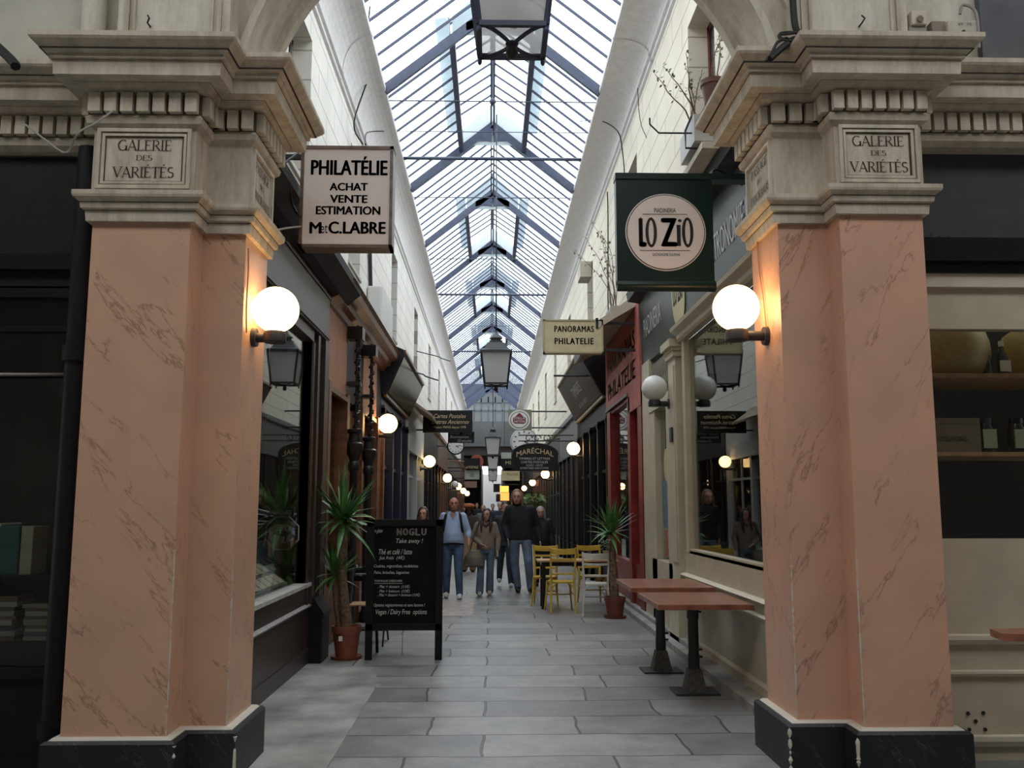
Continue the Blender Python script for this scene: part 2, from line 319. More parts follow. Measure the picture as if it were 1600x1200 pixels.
# ------------------------------------------------------------------ lettering
def text_mb(s, center, rt, up, wd, ht, bold=0.0, shear=0.0, space=1.0, ext=0.002, lift=0.003, bend=0.0):
    """lettering fitted into a box of wd x ht round a centre, facing rt x up"""
    cu = bpy.data.curves.new('t', 'FONT'); cu.body = s; cu.size = 1.0; cu.shear = shear; cu.space_character = space; cu.align_x = 'CENTER'; cu.resolution_u = 3; cu.extrude = 0.0
    o = link(bpy.data.objects.new('t', cu)); bpy.context.view_layer.update()
    me = bpy.data.meshes.new_from_object(o.evaluated_get(bpy.context.evaluated_depsgraph_get()))
    vs = [v.co.copy() for v in me.vertices]; fs = [tuple(p.vertices) for p in me.polygons]
    bpy.data.objects.remove(o); bpy.data.curves.remove(cu); bpy.data.meshes.remove(me)
    x0 = min(v.x for v in vs); x1 = max(v.x for v in vs); y0 = min(v.y for v in vs); y1 = max(v.y for v in vs)
    rt = Vector(rt); up = Vector(up); nm = rt.cross(up); c = Vector(center) + nm * lift; out = MB(); res = []
    bb = bold * ht * 1.6; sh = [(0, 0)] if bold <= 0 else [(-bb, 0), (bb, 0), (-bb * .5, 0), (bb * .5, 0), (0, bb * .5), (0, -bb * .5)]
    for ox, oy in sh:
        res = []
        for v in vs:
            a = ((v.x - x0) / (x1 - x0) - 0.5); b = ((v.y - y0) / (y1 - y0) - 0.5) * (ht - max(bb, 0))
            res.append(c + rt * (a * (wd - 2 * max(bb, 0)) + ox) + up * (b + oy - bend * (a * 2) ** 2))
        out.add(res, fs)
    return out
def txt(parent, s, center, rt, up, wd, ht, m=None, name='lettering', **k):
    return obj(name, text_mb(s, center, rt, up, wd, ht, **k), m or INK, parent)
TK, TN = 0.135, 0.055
def arc(cx, cy, rx, ry, a0, a1, n=14): return [(cx + rx * math.cos(math.radians(a0 + (a1 - a0) * i / n)), cy + ry * math.sin(math.radians(a0 + (a1 - a0) * i / n))) for i in range(n + 1)]
GL = {  # roman capitals: (advance, [(polyline, width)...], [serif points])
 'A': (.80, [([(.06, 0), (.40, 1)], TN), ([(.38, 1), (.74, 0)], TK), ([(.18, .34), (.60, .34)], TN)], [(.06, 0), (.74, 0)]),
 'D': (.82, [([(.14, 0), (.14, 1)], TK), ([(.14, .975)] + arc(.32, .5, .42, .475, 90, -90) + [(.14, .025)], .085)], [(.10, 0), (.10, 1)]),
 'E': (.66, [([(.14, 0), (.14, 1)], TK), ([(.14, .97), (.56, .97), (.56, .80)], TN), ([(.14, .52), (.48, .52)], TN), ([(.14, .03), (.60, .03), (.60, .2)], TN)], [(.12, 0), (.12, 1)]),
 'G': (.86, [(arc(.46, .5, .38, .48, 50, 330, 22), .10), ([(.76, .02), (.76, .42)], TK)], [(.74, .42)]),
 'I': (.34, [([(.17, 0), (.17, 1)], TK)], [(.17, 0), (.17, 1)]),
 'L': (.64, [([(.14, 0), (.14, 1)], TK), ([(.14, .03), (.58, .03), (.58, .22)], TN)], [(.14, 0), (.14, 1)]),
 'M': (.98, [([(.12, 0), (.16, 1)], TN), ([(.16, 1), (.48, .1)], TK), ([(.48, .1), (.80, 1)], TN), ([(.82, 1), (.86, 0)], TK)], [(.12, 0), (.86, 0)]),
 'N': (.86, [([(.14, 0), (.14, 1)], TN), ([(.14, 1), (.72, 0)], TK), ([(.72, 0), (.72, 1)], TN)], [(.14, 0), (.72, 1)]),
 'O': (.88, [(arc(.44, .5, .37, .48, 0, 360, 26), .095)], []),
 'P': (.66, [([(.14, 0), (.14, 1)], TK), ([(.14, .97)] + arc(.34, .735, .24, .235, 90, -90) + [(.14, .5)], .08)], [(.14, 0), (.10, 1)]),
 'R': (.74, [([(.14, 0), (.14, 1)], TK), ([(.14, .97)] + arc(.34, .74, .23, .23, 90, -90) + [(.14, .51)], .08), ([(.34, .5), (.70, 0)], .12)], [(.14, 0), (.10, 1)]),
 'S': (.60, [(arc(.30, .74, .21, .23, 35, 270, 12) + arc(.30, .27, .23, .24, 90, -150, 12), .10)], []),
 'T': (.70, [([(.35, 0), (.35, 1)], TK), ([(.04, .80), (.04, .97), (.66, .97), (.66, .80)], TN)], [(.35, 0)]),
 'V': (.76, [([(.04, 1), (.40, 0)], TK), ([(.38, 0), (.72, 1)], TN)], [(.06, 1), (.70, 1)]),
 'C': (.80, [(arc(.46, .5, .38, .48, 50, 310, 22), .10)], []), ' ': (.4, [], [])}
GL['\u00c9'] = (GL['E'][0], GL['E'][1] + [([(.26, 1.10), (.42, 1.24)], .07)], GL['E'][2])
def roman_mb(s, center, rt, up, wd, ht, lift=0.003):
    rt = Vector(rt); up = Vector(up); nm = rt.cross(up); tot = sum(GL[c][0] for c in s); out = MB(); x = 0; c0 = Vector(center) + nm * lift; sx = wd / tot
    def T(p): return c0 + rt * ((p[0] - tot / 2) * sx) + up * ((p[1] - 0.5) * ht)
    for ch in s:
        ad, strokes, ser = GL[ch]
        for pl, wt in strokes:
            L = []; R = []
            for i, p in enumerate(pl):
                a = pl[max(i - 1, 0)]; b = pl[min(i + 1, len(pl) - 1)]; dx, dy = b[0] - a[0], b[1] - a[1]; l = math.hypot(dx, dy) or 1
                ww = wt
                if len(pl) > 8: ww = wt * (0.55 + 0.75 * abs(dy / l))
                nx, ny = -dy / l * ww / 2, dx / l * ww / 2; L.append((x + p[0] + nx, p[1] + ny)); R.append((x + p[0] - nx, p[1] - ny))
            n = len(pl); out.add([T(q) for q in L] + [T(q) for q in R], [(i, i + 1, n + i + 1, n + i) for i in range(n - 1)])
        for (sxx, sy) in ser:
            y0 = 0 if sy < .7 else .955; y0 = sy if 0.3 < sy < 0.6 else y0
            out.add([T((x + sxx - .14, y0)), T((x + sxx + .14, y0)), T((x + sxx + .14, y0 + .045)), T((x + sxx - .14, y0 + .045))], [(0, 1, 2, 3)])
        x += ad
    return out
RX, UZ = (1, 0, 0), (0, 0, 1)

# ================================================================== THE SETTING
XL, XR = -2.10, 2.20          # upper walls of the passage
SL, SR = -1.88, 2.22          # planes of the shopfronts
YE = 62.0                     # end of the tall glazed part
struct('floor', MB().box(-9, 9, -3.2, 110, -0.12, 0.0), PAVE)
m = MB()
m.prism([(-2.0, 5.0), (-1.0, 5.0), (-1.02, 8.4), (-1.15, 9.4), (-2.0, 9.6)], 0.0, 0.006, 'XY')
struct('trim_1', m, CONC)                                # patched concrete strip at the left
struct('trim_2', MB().box(2.02, 2.3, 6.9, 17.2, 0, 0.07).box(2.12, 2.3, 9.9, 17.2, 0.07, 0.12), mat('kerb stone', (0.30, 0.29, 0.27), 0.7, noise=0.3, nscale=5, bump=0.3))
# striped doormat-like paving patch in front of the first people
struct('trim_3', MB().box(-0.85, -0.28, 13.6, 15.9, 0.0, 0.004), mat('pinkish slabs', (0.36, 0.31, 0.28), 0.5, noise=0.25, nscale=6))

def upper_wall(name, X, out, z0, z1, jambs, wmat):
    """passage wall with real window openings; out = direction away from the passage"""
    th = 0.35; m = MB(); xs = (X, X + out * th); y = 6.3; rv = MB()
    zb, zt = 5.15, 6.95
    for yf in jambs:
        ya = yf - 1.15
        m.box(*xs, y, ya, z0, z1); m.box(*xs, ya, yf, z0, zb); m.box(*xs, ya, yf, zt, z1); y = yf
    m.box(*xs, y, YE, z0, z1)
    return struct(name, m, wmat)
JL = [10.0, 14.1, 19.7, 25.3, 30.9, 36.5, 42.1, 47.7, 53.3, 58.9]
JR = [9.6, 14.4, 20.5, 26.1, 31.7, 37.3, 42.9, 48.5, 54.1, 59.7]
upper_wall('wall_left', XL, -1, 4.02, 7.42, JL, WALLL)
upper_wall('wall_right', XR, 1, 4.02, 7.72, JR, WALLR)
struct('trim_14', MB().box(XL - .3, -1.93, 6.3, YE, 3.94, 4.0), REVEAL)
winframe = mat('window frame paint', (0.34, 0.31, 0.28), 0.5); winred = mat('dark red window frame', (0.12, 0.02, 0.025), 0.5)
n = 0
for (js, X, o) in ((JL, XL, -1), (JR, XR, 1)):
    for yf in js:
        n += 1; xx = X + o * 0.22
        r = thing('window_%d' % n, loc=(xx, yf - 0.575, 5.15), kind='structure')
        fr = MB(); y0, y1 = yf - 1.15, yf
        fr.box(xx, xx + o * .06, y0, y0 + .07, 5.15, 6.95).box(xx, xx + o * .06, y1 - .07, y1, 5.15, 6.95).box(xx, xx + o * .06, y0, y1, 5.15, 5.22).box(xx, xx + o * .06, y0, y1, 6.88, 6.95)
        fr.box(xx, xx + o * .06, (y0 + y1) / 2 - .035, (y0 + y1) / 2 + .035, 5.15, 6.95).box(xx, xx + o * .05, y0, y1, 6.0, 6.04)
        obj('window_frame', fr, winred if (o > 0 and yf < 15) else winframe, r)
        obj('window_pane', MB().box(xx + o * .02, xx + o * .03, y0, y1, 5.15, 6.95), mat('dark window pane', (0.07, 0.075, 0.08), 0.12), r)
        obj('window_sill', MB().box(X - o * .03, xx, y0 - .04, y1 + .04, 5.10, 5.15), REVEAL, r)
# grey coved gutters under the glass
def cove(name, X, s, z0):
    zE = 8.03; XE = s * 1.69
    pr = [(X, z0 - .10), (X - s * .035, z0 - .08), (X - s * .035, z0 - .03), (X - s * .02, z0), (X - s * .06, z0 + .02)]
    for i in range(9):
        a = i / 8; pr.append((X - s * .06 + (XE - (X - s * .06)) * (1 - math.cos(a * PI / 2)) * 1.0, z0 + .03 + (zE - .07 - z0 - .03) * math.sin(a * PI / 2)))
    pr += [(XE - s * .03, zE - .06), (XE - s * .03, zE + .02), (XE, zE + .04), (X + s * .3, zE + .1), (X + s * .3, z0 - .1)]
    m = MB(); m.loft([[(p[0], y, p[1]) for p in pr] for y in (6.3, 13.2, 13.5, 26.0, 26.3, 40, YE)], True, False)
    for y in (9.4, 11.7, 16.4, 21.0, 30.2): m.loft([[(p[0] - s * .012, yy, p[1] - .006) for p in pr[:-3]] for yy in (y, y + .035)], False, False, False)
    return struct(name, m, COVE)
cove('trim_4', XL, -1, 7.42); cove('trim_5', XR, 1, 7.72)

# ------------------------------------------------------------------ glass roof
roof = thing('ceiling', loc=(0, 6.4, 8.0), kind='structure')
ZE, ZR, XRF = 8.05, 9.42, 1.69
SLP = (ZR - ZE) / XRF
TR = [4.9 + 4.24 * i for i in range(14)]; TR = [t for t in TR if 6.4 < t < YE]
TR = [9.2, 13.43, 17.87, 21.9, 26.3, 30.35, 34.4, 38.6, 42.8, 47.0, 51.2, 55.4, 59.6]
LANT = [(13.43, 17.87), (21.9, 26.3), (30.35, 34.4), (38.6, 42.8), (47.0, 51.2)]
XPU = 0.64; ZPU = ZR - SLP * XPU; RISE = 0.42
for i, y in enumerate(TR):
    t = MB()
    for s in (-1, 1):
        t.beam((s * XRF, y, ZE - .06), (0, y, ZR - .06), .07, .15)
        t.prism([(0, ZR - .12), (s * .02, ZR - .42), (s * .10, ZR - .40), (s * .30, ZR - .40 - .0), (s * .42, ZR - .44), (s * .42, ZR - .30)][:6], y - .035, y + .035, 'XZ')
    obj('roof_truss', t, IRON, roof)
for px, py, rr in ((630, 247, .032), (682, 460, .034), (700, 549, .034), (602, 157, .010), (648, 308, .010), (668, 404, .010), (688, 509, .010), (622, 205, .007)):
    y = P(px, py, Z=8.03).y
    obj('tie_rod', MB().tube([(-XRF - .05, y, 8.03), (XRF + .05, y, 8.03)], rr, 6), IRON, roof)
    if py == 157: obj('rod_coupling', MB().sphere((0, y, 8.03), .055, 8, 6).tube([(0, y, 8.03), (0, y, ZR)], .012, 6), IRON, roof)
yb = [6.4] + TR + [YE]
for i in range(len(yb) - 1):
    a, b = yb[i], yb[i + 1]; lan = any(abs(a - l[0]) < .1 for l in LANT)
    bars = MB(); nb = max(1, round((b - a) / .45)); g = MB()
    for k in range(0 if i == 0 else 1, nb):
        y = a + (b - a) * k / nb
        for s in (-1, 1):
            p0 = (s * (XRF + .03), y, ZE + .0); p1 = (s * XPU, y, ZPU + .0) if lan else (0, y, ZR)
            bars.beam(p0, p1, .020, .038)
            if lan: bars.beam((s * (XPU + .22), y, ZPU + RISE - .08), (0, y, ZR + RISE), .020, .034)
    obj('glazing_bars', bars, IRON, roof)
    for s in (-1, 1):
        xi = XPU if lan else 0.0; zi = ZR - SLP * xi
        g.quad((s * (XRF + .1), a, ZE + .0), (s * xi, a, zi + .05), (s * xi, b, zi + .05), (s * (XRF + .1), b, ZE + .0))
    if lan:
        for s in (-1, 1):
            g.quad((s * (XPU + .24), a, ZPU + RISE - .07), (0, a, ZR + RISE + .03), (0, b, ZR + RISE + .03), (s * (XPU + .24), b, ZPU + RISE - .07))
            obj('roof_purlin', MB().box(s * (XPU - .045), s * (XPU + .045), a, b, ZPU - .12, ZPU + .04), IRON, roof)
            obj('lantern_kerb', MB().box(s * (XPU + .05), s * (XPU + .065), a, b, ZPU + .02, ZPU + RISE - .06), MILK, roof)
            obj('lantern_eave', MB().box(s * (XPU + .05), s * (XPU + .28), a, b, ZPU + RISE - .13, ZPU + RISE - .105), MILK, roof)
        for y in (a + .02, b - .02): obj('lantern_end', MB().prism([(-XPU, ZPU + .03), (XPU, ZPU + .03), (XPU, ZPU + RISE - .08), (0, ZR + RISE), (-XPU, ZPU + RISE - .08)], y - .006, y + .006, 'XZ'), MILK, roof)
        obj('ridge_beam', MB().box(-.03, .03, a, b, ZR + RISE - .06, ZR + RISE + .02), IRON, roof)
    obj('roof_pane', g, ROOFG, roof)
obj('ridge_beam', MB().box(-.045, -.015, 6.4, YE, ZR - .03, ZR + .03).box(.015, .045, 6.4, YE, ZR - .03, ZR + .03), IRON, roof)
obj('ridge_conduit', MB().tube([(0.02, 6.6 + i * 2.2, ZR - .22 - .05 * (i % 2)) for i in range(26)], .012, 5), IRONF, roof)

# ------------------------------------------------------------------ far end of the passage
e = MB(); e.box(-2.5, 2.6, YE, YE + .3, 5.6, 7.3).box(-2.5, 2.6, YE, YE + .25, 8.6, 9.9)
for i in range(8): x = -1.7 + 3.4 * i / 7; e.box(x - .04, x + .04, YE, YE + .1, 7.3, 9.0)
e.box(-2, 2, YE, YE + .1, 8.0, 8.1)
we = struct('wall_end', e, mat('grey end wall', (0.10, 0.105, 0.11), 0.7))
obj('dusty_pane', MB().box(-1.9, 1.9, YE + .12, YE + .14, 7.2, 9.1), milk('dusty glass', (.32, .34, .35), .9), we)
struct('wall_far', MB().box(-2.6, -1.9, YE, 104, 0, 5.7).box(2.1, 2.8, YE, 104, 0, 5.7).box(-2.6, 2.8, YE + .3, 80, 5.0, 5.7).box(-1.9, -.85, YE + 8, YE + 30, 0, 5).box(.95, 2.1, YE + 8, YE + 30, 0, 5), mat('dark far passage', (0.05, 0.042, 0.038), 0.7))
struct('wall_street', MB().box(-8, 8, 106, 106.3, 0, 5.2).box(-8, -2.5, 106, 106.3, 5.2, 9), mat('pale street facade', (0.30, 0.30, 0.30), 0.8))
# closing walls of the crossing gallery in which the photographer stands
struct('wall_back', MB().box(-9, 9, -3.4, -3.0, 0, 8.0), mat('gallery wall behind', (0.22, 0.20, 0.17), 0.8, noise=0.2, nscale=2))
struct('wall_side', MB().box(-9.3, -9, -3.4, 5.6, 0, 8.0).box(9, 9.3, -3.4, 5.6, 0, 8.0), mat('gallery side wall', (0.30, 0.27, 0.23), 0.8))

struct('ceiling_light_block', MB().box(-9, 9, -3.4, GAL_Y0, 7.6, 7.75).box(-9, 9, GAL_Y1, 5.66, 7.6, 7.75), mat('gallery light block', (.42, .40, .36), .8))  # unseen ceiling added to cut the sky light falling on the pillars
# ------------------------------------------------------------------ entrance piers
def offset(poly, d):
    n = len(poly); area = sum(poly[i][0] * poly[(i + 1) % n][1] - poly[(i + 1) % n][0] * poly[i][1] for i in range(n)); sg = 1 if area > 0 else -1; out = []
    for i in range(n):
        a = Vector(poly[i - 1]); b = Vector(poly[i]); c = Vector(poly[(i + 1) % n]); u = (b - a).normalized(); v = (c - b).normalized()
        n1 = Vector((u.y, -u.x)) * sg; n2 = Vector((v.y, -v.x)) * sg; k = (n1 + n2); k = k / max(k.dot(n1), 0.2); out.append((b.x + k.x * d, b.y + k.y * d))
    return out
def moulded(poly, prof):
    return MB().loft([[(p[0], p[1], z) for p in offset(poly, d)] for z, d in prof], True, False)
def outline(s, Xo, Xb, Xi, D1, D2, D3): return [(Xo, D1), (Xb, D1), (Xb, D2), (Xi, D2), (Xi, D3), (Xo, D3)]
PIERS = {}
def pier(side, Xo, Xb, Xi, D1, D2, D3, zc, pinkm, label):
    s = side; poly = outline(s, Xo, Xb, Xi, D1, D2, D3)
    t = thing('pier', label, 'pillar', ((Xo + Xi) / 2, (D1 + D3) / 2, 0))
    obj('plinth', moulded(poly, [(0, .075), (.285, .075), (.30, .06), (.30, -.05)]), BLKM, t)
    obj('plinth_joint', moulded(poly, [(.30, .045), (.312, .03)]), CHIP, t)
    obj('shaft', moulded(poly, [(.312, 0), (zc, 0)]), pinkm, t)
    k = zc
    obj('capital_ledge', moulded(poly, [(k - .01, .03), (k + .055, .035), (k + .065, .055), (k + .10, .06), (k + .125, .09), (k + .14, .095), (k + .165, .095), (k + .17, .05), (k + .17, .0)]), OLD, t)
    fz0, fz1 = k + .17, k + .60
    obj('frieze_block', moulded(poly, [(fz0, .03), (fz0 + .02, .015), (fz1, .015)]), OLD, t)
    # wing of the entablature running outwards along the gallery
    W = s * 9.0; wing = [(W, D2 + .12), (Xo, D2 + .12), (Xo, D1), (Xb, D1), (Xb, D2), (Xi, D2), (Xi, D3), (W, D3)]
    z = fz1
    obj('bed_moulding', moulded(wing, [(z - .03, .015), (z, .05), (z + .035, .06), (z + .05, .045), (z + .19, .045)]), OLD, t)
    obj('cornice', moulded(wing, [(z + .19, .07), (z + .205, .10), (z + .235, .115), (z + .24, .20), (z + .33, .205), (z + .335, .225), (z + .36, .225), (z + .38, .26), (z + .415, .30), (z + .43, .31), (z + .46, .31), (z + .46, 0)]), OLD, t)
    for z_, d_ in ((z + .237, .117), (z + .3325, .2065), (z + .378, .262)): obj('grime_line', moulded(wing, [(z_ - .0025, d_), (z_ - .0025, d_ + .0012), (z_ + .0025, d_ + .0012), (z_ + .0025, d_)]), MATS['soot in the joints'], t)
    for z_, d_ in ((k + .055, .036), (k + .1, .061)): obj('grime_line', moulded(poly, [(z_ - .002, d_), (z_ - .002, d_ + .0012), (z_ + .002, d_ + .0012), (z_ + .002, d_)]), MATS['soot in the joints'], t)
    # dentils along every visible run
    off = offset(wing, .045); dz0, dz1 = z + .06, z + .18; dent = MB()
    q = len(off)
    for i in range(q):
        a, b = Vector(off[i]), Vector(off[(i + 1) % q]); L = (b - a).length
        if (a.y > D3 and b.y > D3) or abs(a.x) > 8.9 and abs(b.x) > 8.9: continue
        u = (b - a).normalized(); area = sum(off[j][0] * off[(j + 1) % q][1] - off[(j + 1) % q][0] * off[j][1] for j in range(q)); nn = Vector((u.y, -u.x)) * (1 if area > 0 else -1)
        nd = max(1, int(L / .088)); st = L / nd
        for kk in range(nd):
            c = a + u * (st * (kk + .5)) + nn * .022
            if abs(c.x) > 4.2: continue
            dent.obox((c.x, c.y, (dz0 + dz1) / 2), .5 * st * .74, .026, (dz1 - dz0) / 2, Matrix(((u.x, nn.x, 0), (u.y, nn.y, 0), (0, 0, 1))))
    obj('dentils', dent, OLD, t)
    obj('dentil_recess', moulded(wing, [(z + .055, .047), (z + .185, .047)]), mat('dark recess paint', (0.075, 0.06, 0.045), 0.9), t)  # even dark band showing between the dentils
    # front inscription panel with its frame
    def framed(cx, cz, wd, ht, y, name):
        fr = MB()
        for (g, th, dp) in ((0, .022, .022), (.030, .016, .014)):
            x0, x1, z0, z1 = cx - wd / 2 + g, cx + wd / 2 - g, cz - ht / 2 + g, cz + ht / 2 - g
            fr.box(x0, x1, y - dp, y, z0, z0 + th).box(x0, x1, y - dp, y, z1 - th, z1).box(x0, x0 + th, y - dp, y, z0 + th, z1 - th).box(x1 - th, x1, y - dp, y, z0 + th, z1 - th)
        x0, x1, z0, z1 = cx - wd / 2 + .047, cx + wd / 2 - .047, cz - ht / 2 + .047, cz + ht / 2 - .047; gv = MB(); e_ = .005
        gv.box(x0, x1, y - .003, y, z0, z0 + e_).box(x0, x1, y - .003, y, z1 - e_, z1).box(x0, x0 + e_, y - .003, y, z0 + e_, z1 - e_).box(x1 - e_ * 2.2, x1, y - .003, y, z0 + e_, z1 - e_)
        obj('panel_groove', gv, CUT, t)
        return obj(name, fr, OLD, t)
    cx = (Xo + Xb) / 2; cz = (fz0 + fz1) / 2 + .0; wd = abs(Xo - Xb) - .02; fy = D1 - .015
    framed(cx, cz, wd, fz1 - fz0 - .05, fy, 'panel_frame')
    for (st, dz, ww, hh) in (('GALERIE', .088, .33 if s < 0 else .335, .068), ('DES', .008, .10, .034), ('VARI\u00c9T\u00c9S', -.083, .37, .068)):
        obj('inscription', roman_mb(st, (cx, fy, cz + dz), RX, UZ, ww, hh, .003), CUT, t)
    # inner face panel
    fx = Xi + (-s) * .015 * 1.0
    yc = (D2 + D3) / 2; hh = fz1 - fz0 - .05; hw = (D3 - D2) / 2 - .02
    pf = MB(); dx = -s
    for g, th, dp in ((0, .022, .02),):
        pf.box(fx, fx + dx * dp, yc - hw, yc + hw, cz - hh / 2, cz - hh / 2 + th).box(fx, fx + dx * dp, yc - hw, yc + hw, cz + hh / 2 - th, cz + hh / 2)
        pf.box(fx, fx + dx * dp, yc - hw, yc - hw + th, cz - hh / 2 + th, cz + hh / 2 - th).box(fx, fx + dx * dp, yc + hw - th, yc + hw, cz - hh / 2 + th, cz + hh / 2 - th)
    obj('panel_frame', pf, OLDL, t)
    rt = (0, 1, 0) if s < 0 else (0, -1, 0)
    for (st, dz, ww, h2) in (('PASSAGE', .10, .36, .062), ('DES', .01, .10, .034), ('PANORAMAS', -.085, .42, .062)):
        obj('inscription', roman_mb(st, (fx, yc, cz + dz), rt, UZ, ww, h2, .003), CUT, t)
    # chipped arrises
    rnd = random.Random(5 + s)
    def strip(ex, ey, z0, z1, r1, den):
        pts = []; rs = []; z = z0
        while z < z1: pts.append((ex, ey, z)); rs.append(rnd.uniform(.5, 1) * r1 if rnd.random() < den else .0012); z += rnd.uniform(.008, .03)
        obj('chipped_edge', MB().tube(pts, rs, 6), CHIP, t)
    strip(Xb, D1, .32, 1.35, .007, .55); strip(Xi, D2, .32, 1.3, .007, .5)
    for (ex, ey) in [offset(poly, .073)[i] for i in (1, 3)]: strip(ex, ey, .01, .29, .014, .8)
    PIERS[s] = (t, fz0, fz1, z + .46)
    return t
pier(-1, -2.42, -1.83, -1.56, 5.38, 5.62, 6.17, 3.31, PINK, 'pink marbled pillar with black plinth left of the passage entrance')
pier(1, 2.72, 2.19, 1.86, 5.50, 5.70, 6.29, 3.43, PINK2, 'pink marbled pillar with black plinth right of the passage entrance')
zL, zR = PIERS[-1][3], PIERS[1][3]

# ------------------------------------------------------------------ front wall above the piers, with the arch
def arch_wall():
    cx, a0, b0 = .12, 1.78, 1.78; zs = 4.12
    def ell(a, b, n=36):
        t0 = math.asin((min(zL, zR) - .04 - zs) / b)
        return [(cx + a * math.cos(t0 + (PI - 2 * t0) * i / n), zs + b * math.sin(t0 + (PI - 2 * t0) * i / n)) for i in range(n + 1)]
    m = MB(); inner = ell(a0, b0); n = len(inner)
    # wall between the arch and the outside: strips
    for (y, flip) in ((5.66, 0), (6.10, 1)):
        top = [(p[0], 8.6) for p in inner]
        m.add([(p[0], y, p[1]) for p in inner] + [(p[0], y, p[1]) for p in top], [(i, i + 1, n + i + 1, n + i) for i in range(n - 1)])
    m.box(-9, inner[-1][0], 5.66, 6.10, zL - .04, 8.6).box(inner[0][0], 9, 5.66, 6.10, zL - .04, 8.6)
    w_ = struct('wall_front', m, OLDL)
    so = MB(); so.add([(p[0], 5.66, p[1]) for p in inner] + [(p[0], 6.10, p[1]) for p in inner], [(i, i + 1, n + i + 1, n + i) for i in range(n - 1)])
    struct('trim_6', so, OLDL)
    # moulded archivolt rings on the front
    for j, (r0, r1, dp) in enumerate(((0.0, .05, .05), (.05, .20, .03), (.20, .25, .065), (.25, .40, .035), (.40, .46, .085))):
        A = ell(a0 + r0, b0 + r0); B = ell(a0 + r1, b0 + r1); rg = MB()
        rings = [[(A[i][0], 5.66, A[i][1]), (A[i][0], 5.66 - dp, A[i][1]), (B[i][0], 5.66 - dp, B[i][1]), (B[i][0], 5.66, B[i][1])] for i in range(n)]
        rg.loft(rings, True, False); struct('trim_%d' % (7 + j), rg, OLD if j % 2 else OLDL)
    # back edge moulding seen inside the opening
    A = ell(a0, b0); B = ell(a0 - .05, b0 - .05); rg = MB()
    rg.loft([[(A[i][0], 6.03, A[i][1]), (B[i][0], 6.03, B[i][1]), (B[i][0], 6.12, B[i][1]), (A[i][0], 6.12, A[i][1])] for i in range(n)], True, False)
    struct('trim_12', rg, OLDL)
arch_wall()
# pilasters with sunken panels standing over the cornice
def upper_pilaster(x0, x1, z0, y, label):
    t = thing('wall_pilaster', label, 'pilaster', ((x0 + x1) / 2, y, z0))
    obj('shaft', MB().box(x0, x1, y, 5.70, z0, 8.2), OLDL, t)
    f = MB()
    for g, th in ((.05, .025), (.10, .015)):
        f.box(x0 + g, x0 + g + th, y - .02, y, z0, 8.1).box(x1 - g - th, x1 - g, y - .02, y, z0, 8.1)
    obj('panel_moulding', f, OLD, t)
    h = MB().tube([P((x0 + x1) / 2 * 0 + (235 if x0 < 0 else 1342), 42, Y=y), P((235 if x0 < 0 else 1342), 42, Y=y) + Vector((0, -.05, 0)), P((235 if x0 < 0 else 1342), 36, Y=y) + Vector((.015, -.06, 0)), P((235 if x0 < 0 else 1342), 30, Y=y) + Vector((0, -.045, 0))], .006, 6)
    obj('hook', h, CABLE, t)
upper_pilaster(-2.36, -1.66, zL, 5.42, 'panelled stone pilaster with iron hook above the left pillar cornice')
upper_pilaster(1.95, 2.70, zR, 5.50, 'panelled stone pilaster with iron hook above the right pillar cornice')
c0 = P(138, 60, Y=5.5)
tag(obj('stone_panel', MB().box(P(1534, 60, Y=5.6).x, 4.6, 5.60, 5.655, zR + .02, 6.5), mat('blue grey panel', (0.12, 0.13, 0.14), 0.7, noise=.4, nscale=2)), 'dark blue grey surface at the far right above the cornice', 'panel')
tag(obj('half_column', MB().lathe([(.075, 0), (.075, 3.0)], (c0.x, 5.56, zL), 20), OLDL), 'slim round stone half column at the far left above the cornice', 'column')
tag(obj('stone_panel', MB().box(-3.6, c0.x - .09, 5.60, 5.655, 4.36, 7), mat('greenish stained panel', (0.52, 0.51, 0.43), 0.8, noise=0.15, nscale=3)), 'flat stained pale panel left of the slim half column', 'panel')

# ================================================================== SHOPFRONTS OF THE PASSAGE
def side_axes(s):      # s = -1 left wall (looks towards +X), +1 right wall (looks towards -X)
    return ((0, 1, 0) if s < 0 else (0, -1, 0))
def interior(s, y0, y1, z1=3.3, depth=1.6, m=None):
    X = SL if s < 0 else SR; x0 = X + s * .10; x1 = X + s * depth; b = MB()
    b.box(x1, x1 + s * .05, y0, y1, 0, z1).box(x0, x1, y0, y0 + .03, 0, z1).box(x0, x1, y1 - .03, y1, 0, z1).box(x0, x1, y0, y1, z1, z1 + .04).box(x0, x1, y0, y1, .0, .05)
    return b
def globe(name_label, c, r, wallx, lit=True, wy=None, group=None, arm=None, zdrop=None):
    """opal globe on a short black wall arm"""
    s = -1 if wallx < c[0] else 1; zb = c[2] - r * 1.12
    t = thing('globe_lamp', name_label, 'wall lamp', (wallx, c[1], zb), group)
    obj('globe', MB().sphere(c, r, 28, 18), LIT if lit else OPAL, t)
    a = MB(); a.lathe([(r * .46, -r * .34), (r * .50, -r * .30), (r * .50, 0), (r * .46, r * .14)], (c[0], c[1], zb), 18)
    obj('gallery_cup', a, IRONF, t)
    obj('arm', MB().tube([(c[0], c[1], zb - r * .12), (wallx, c[1], zb - r * .12)], r * .22, 10), IRONF, t)
    obj('wall_plate', MB().tube([(wallx, c[1], zb - r * .12), (wallx - s * .03, c[1], zb - r * .12)], [r * .42, r * .40], 18), IRONF, t)
    return t

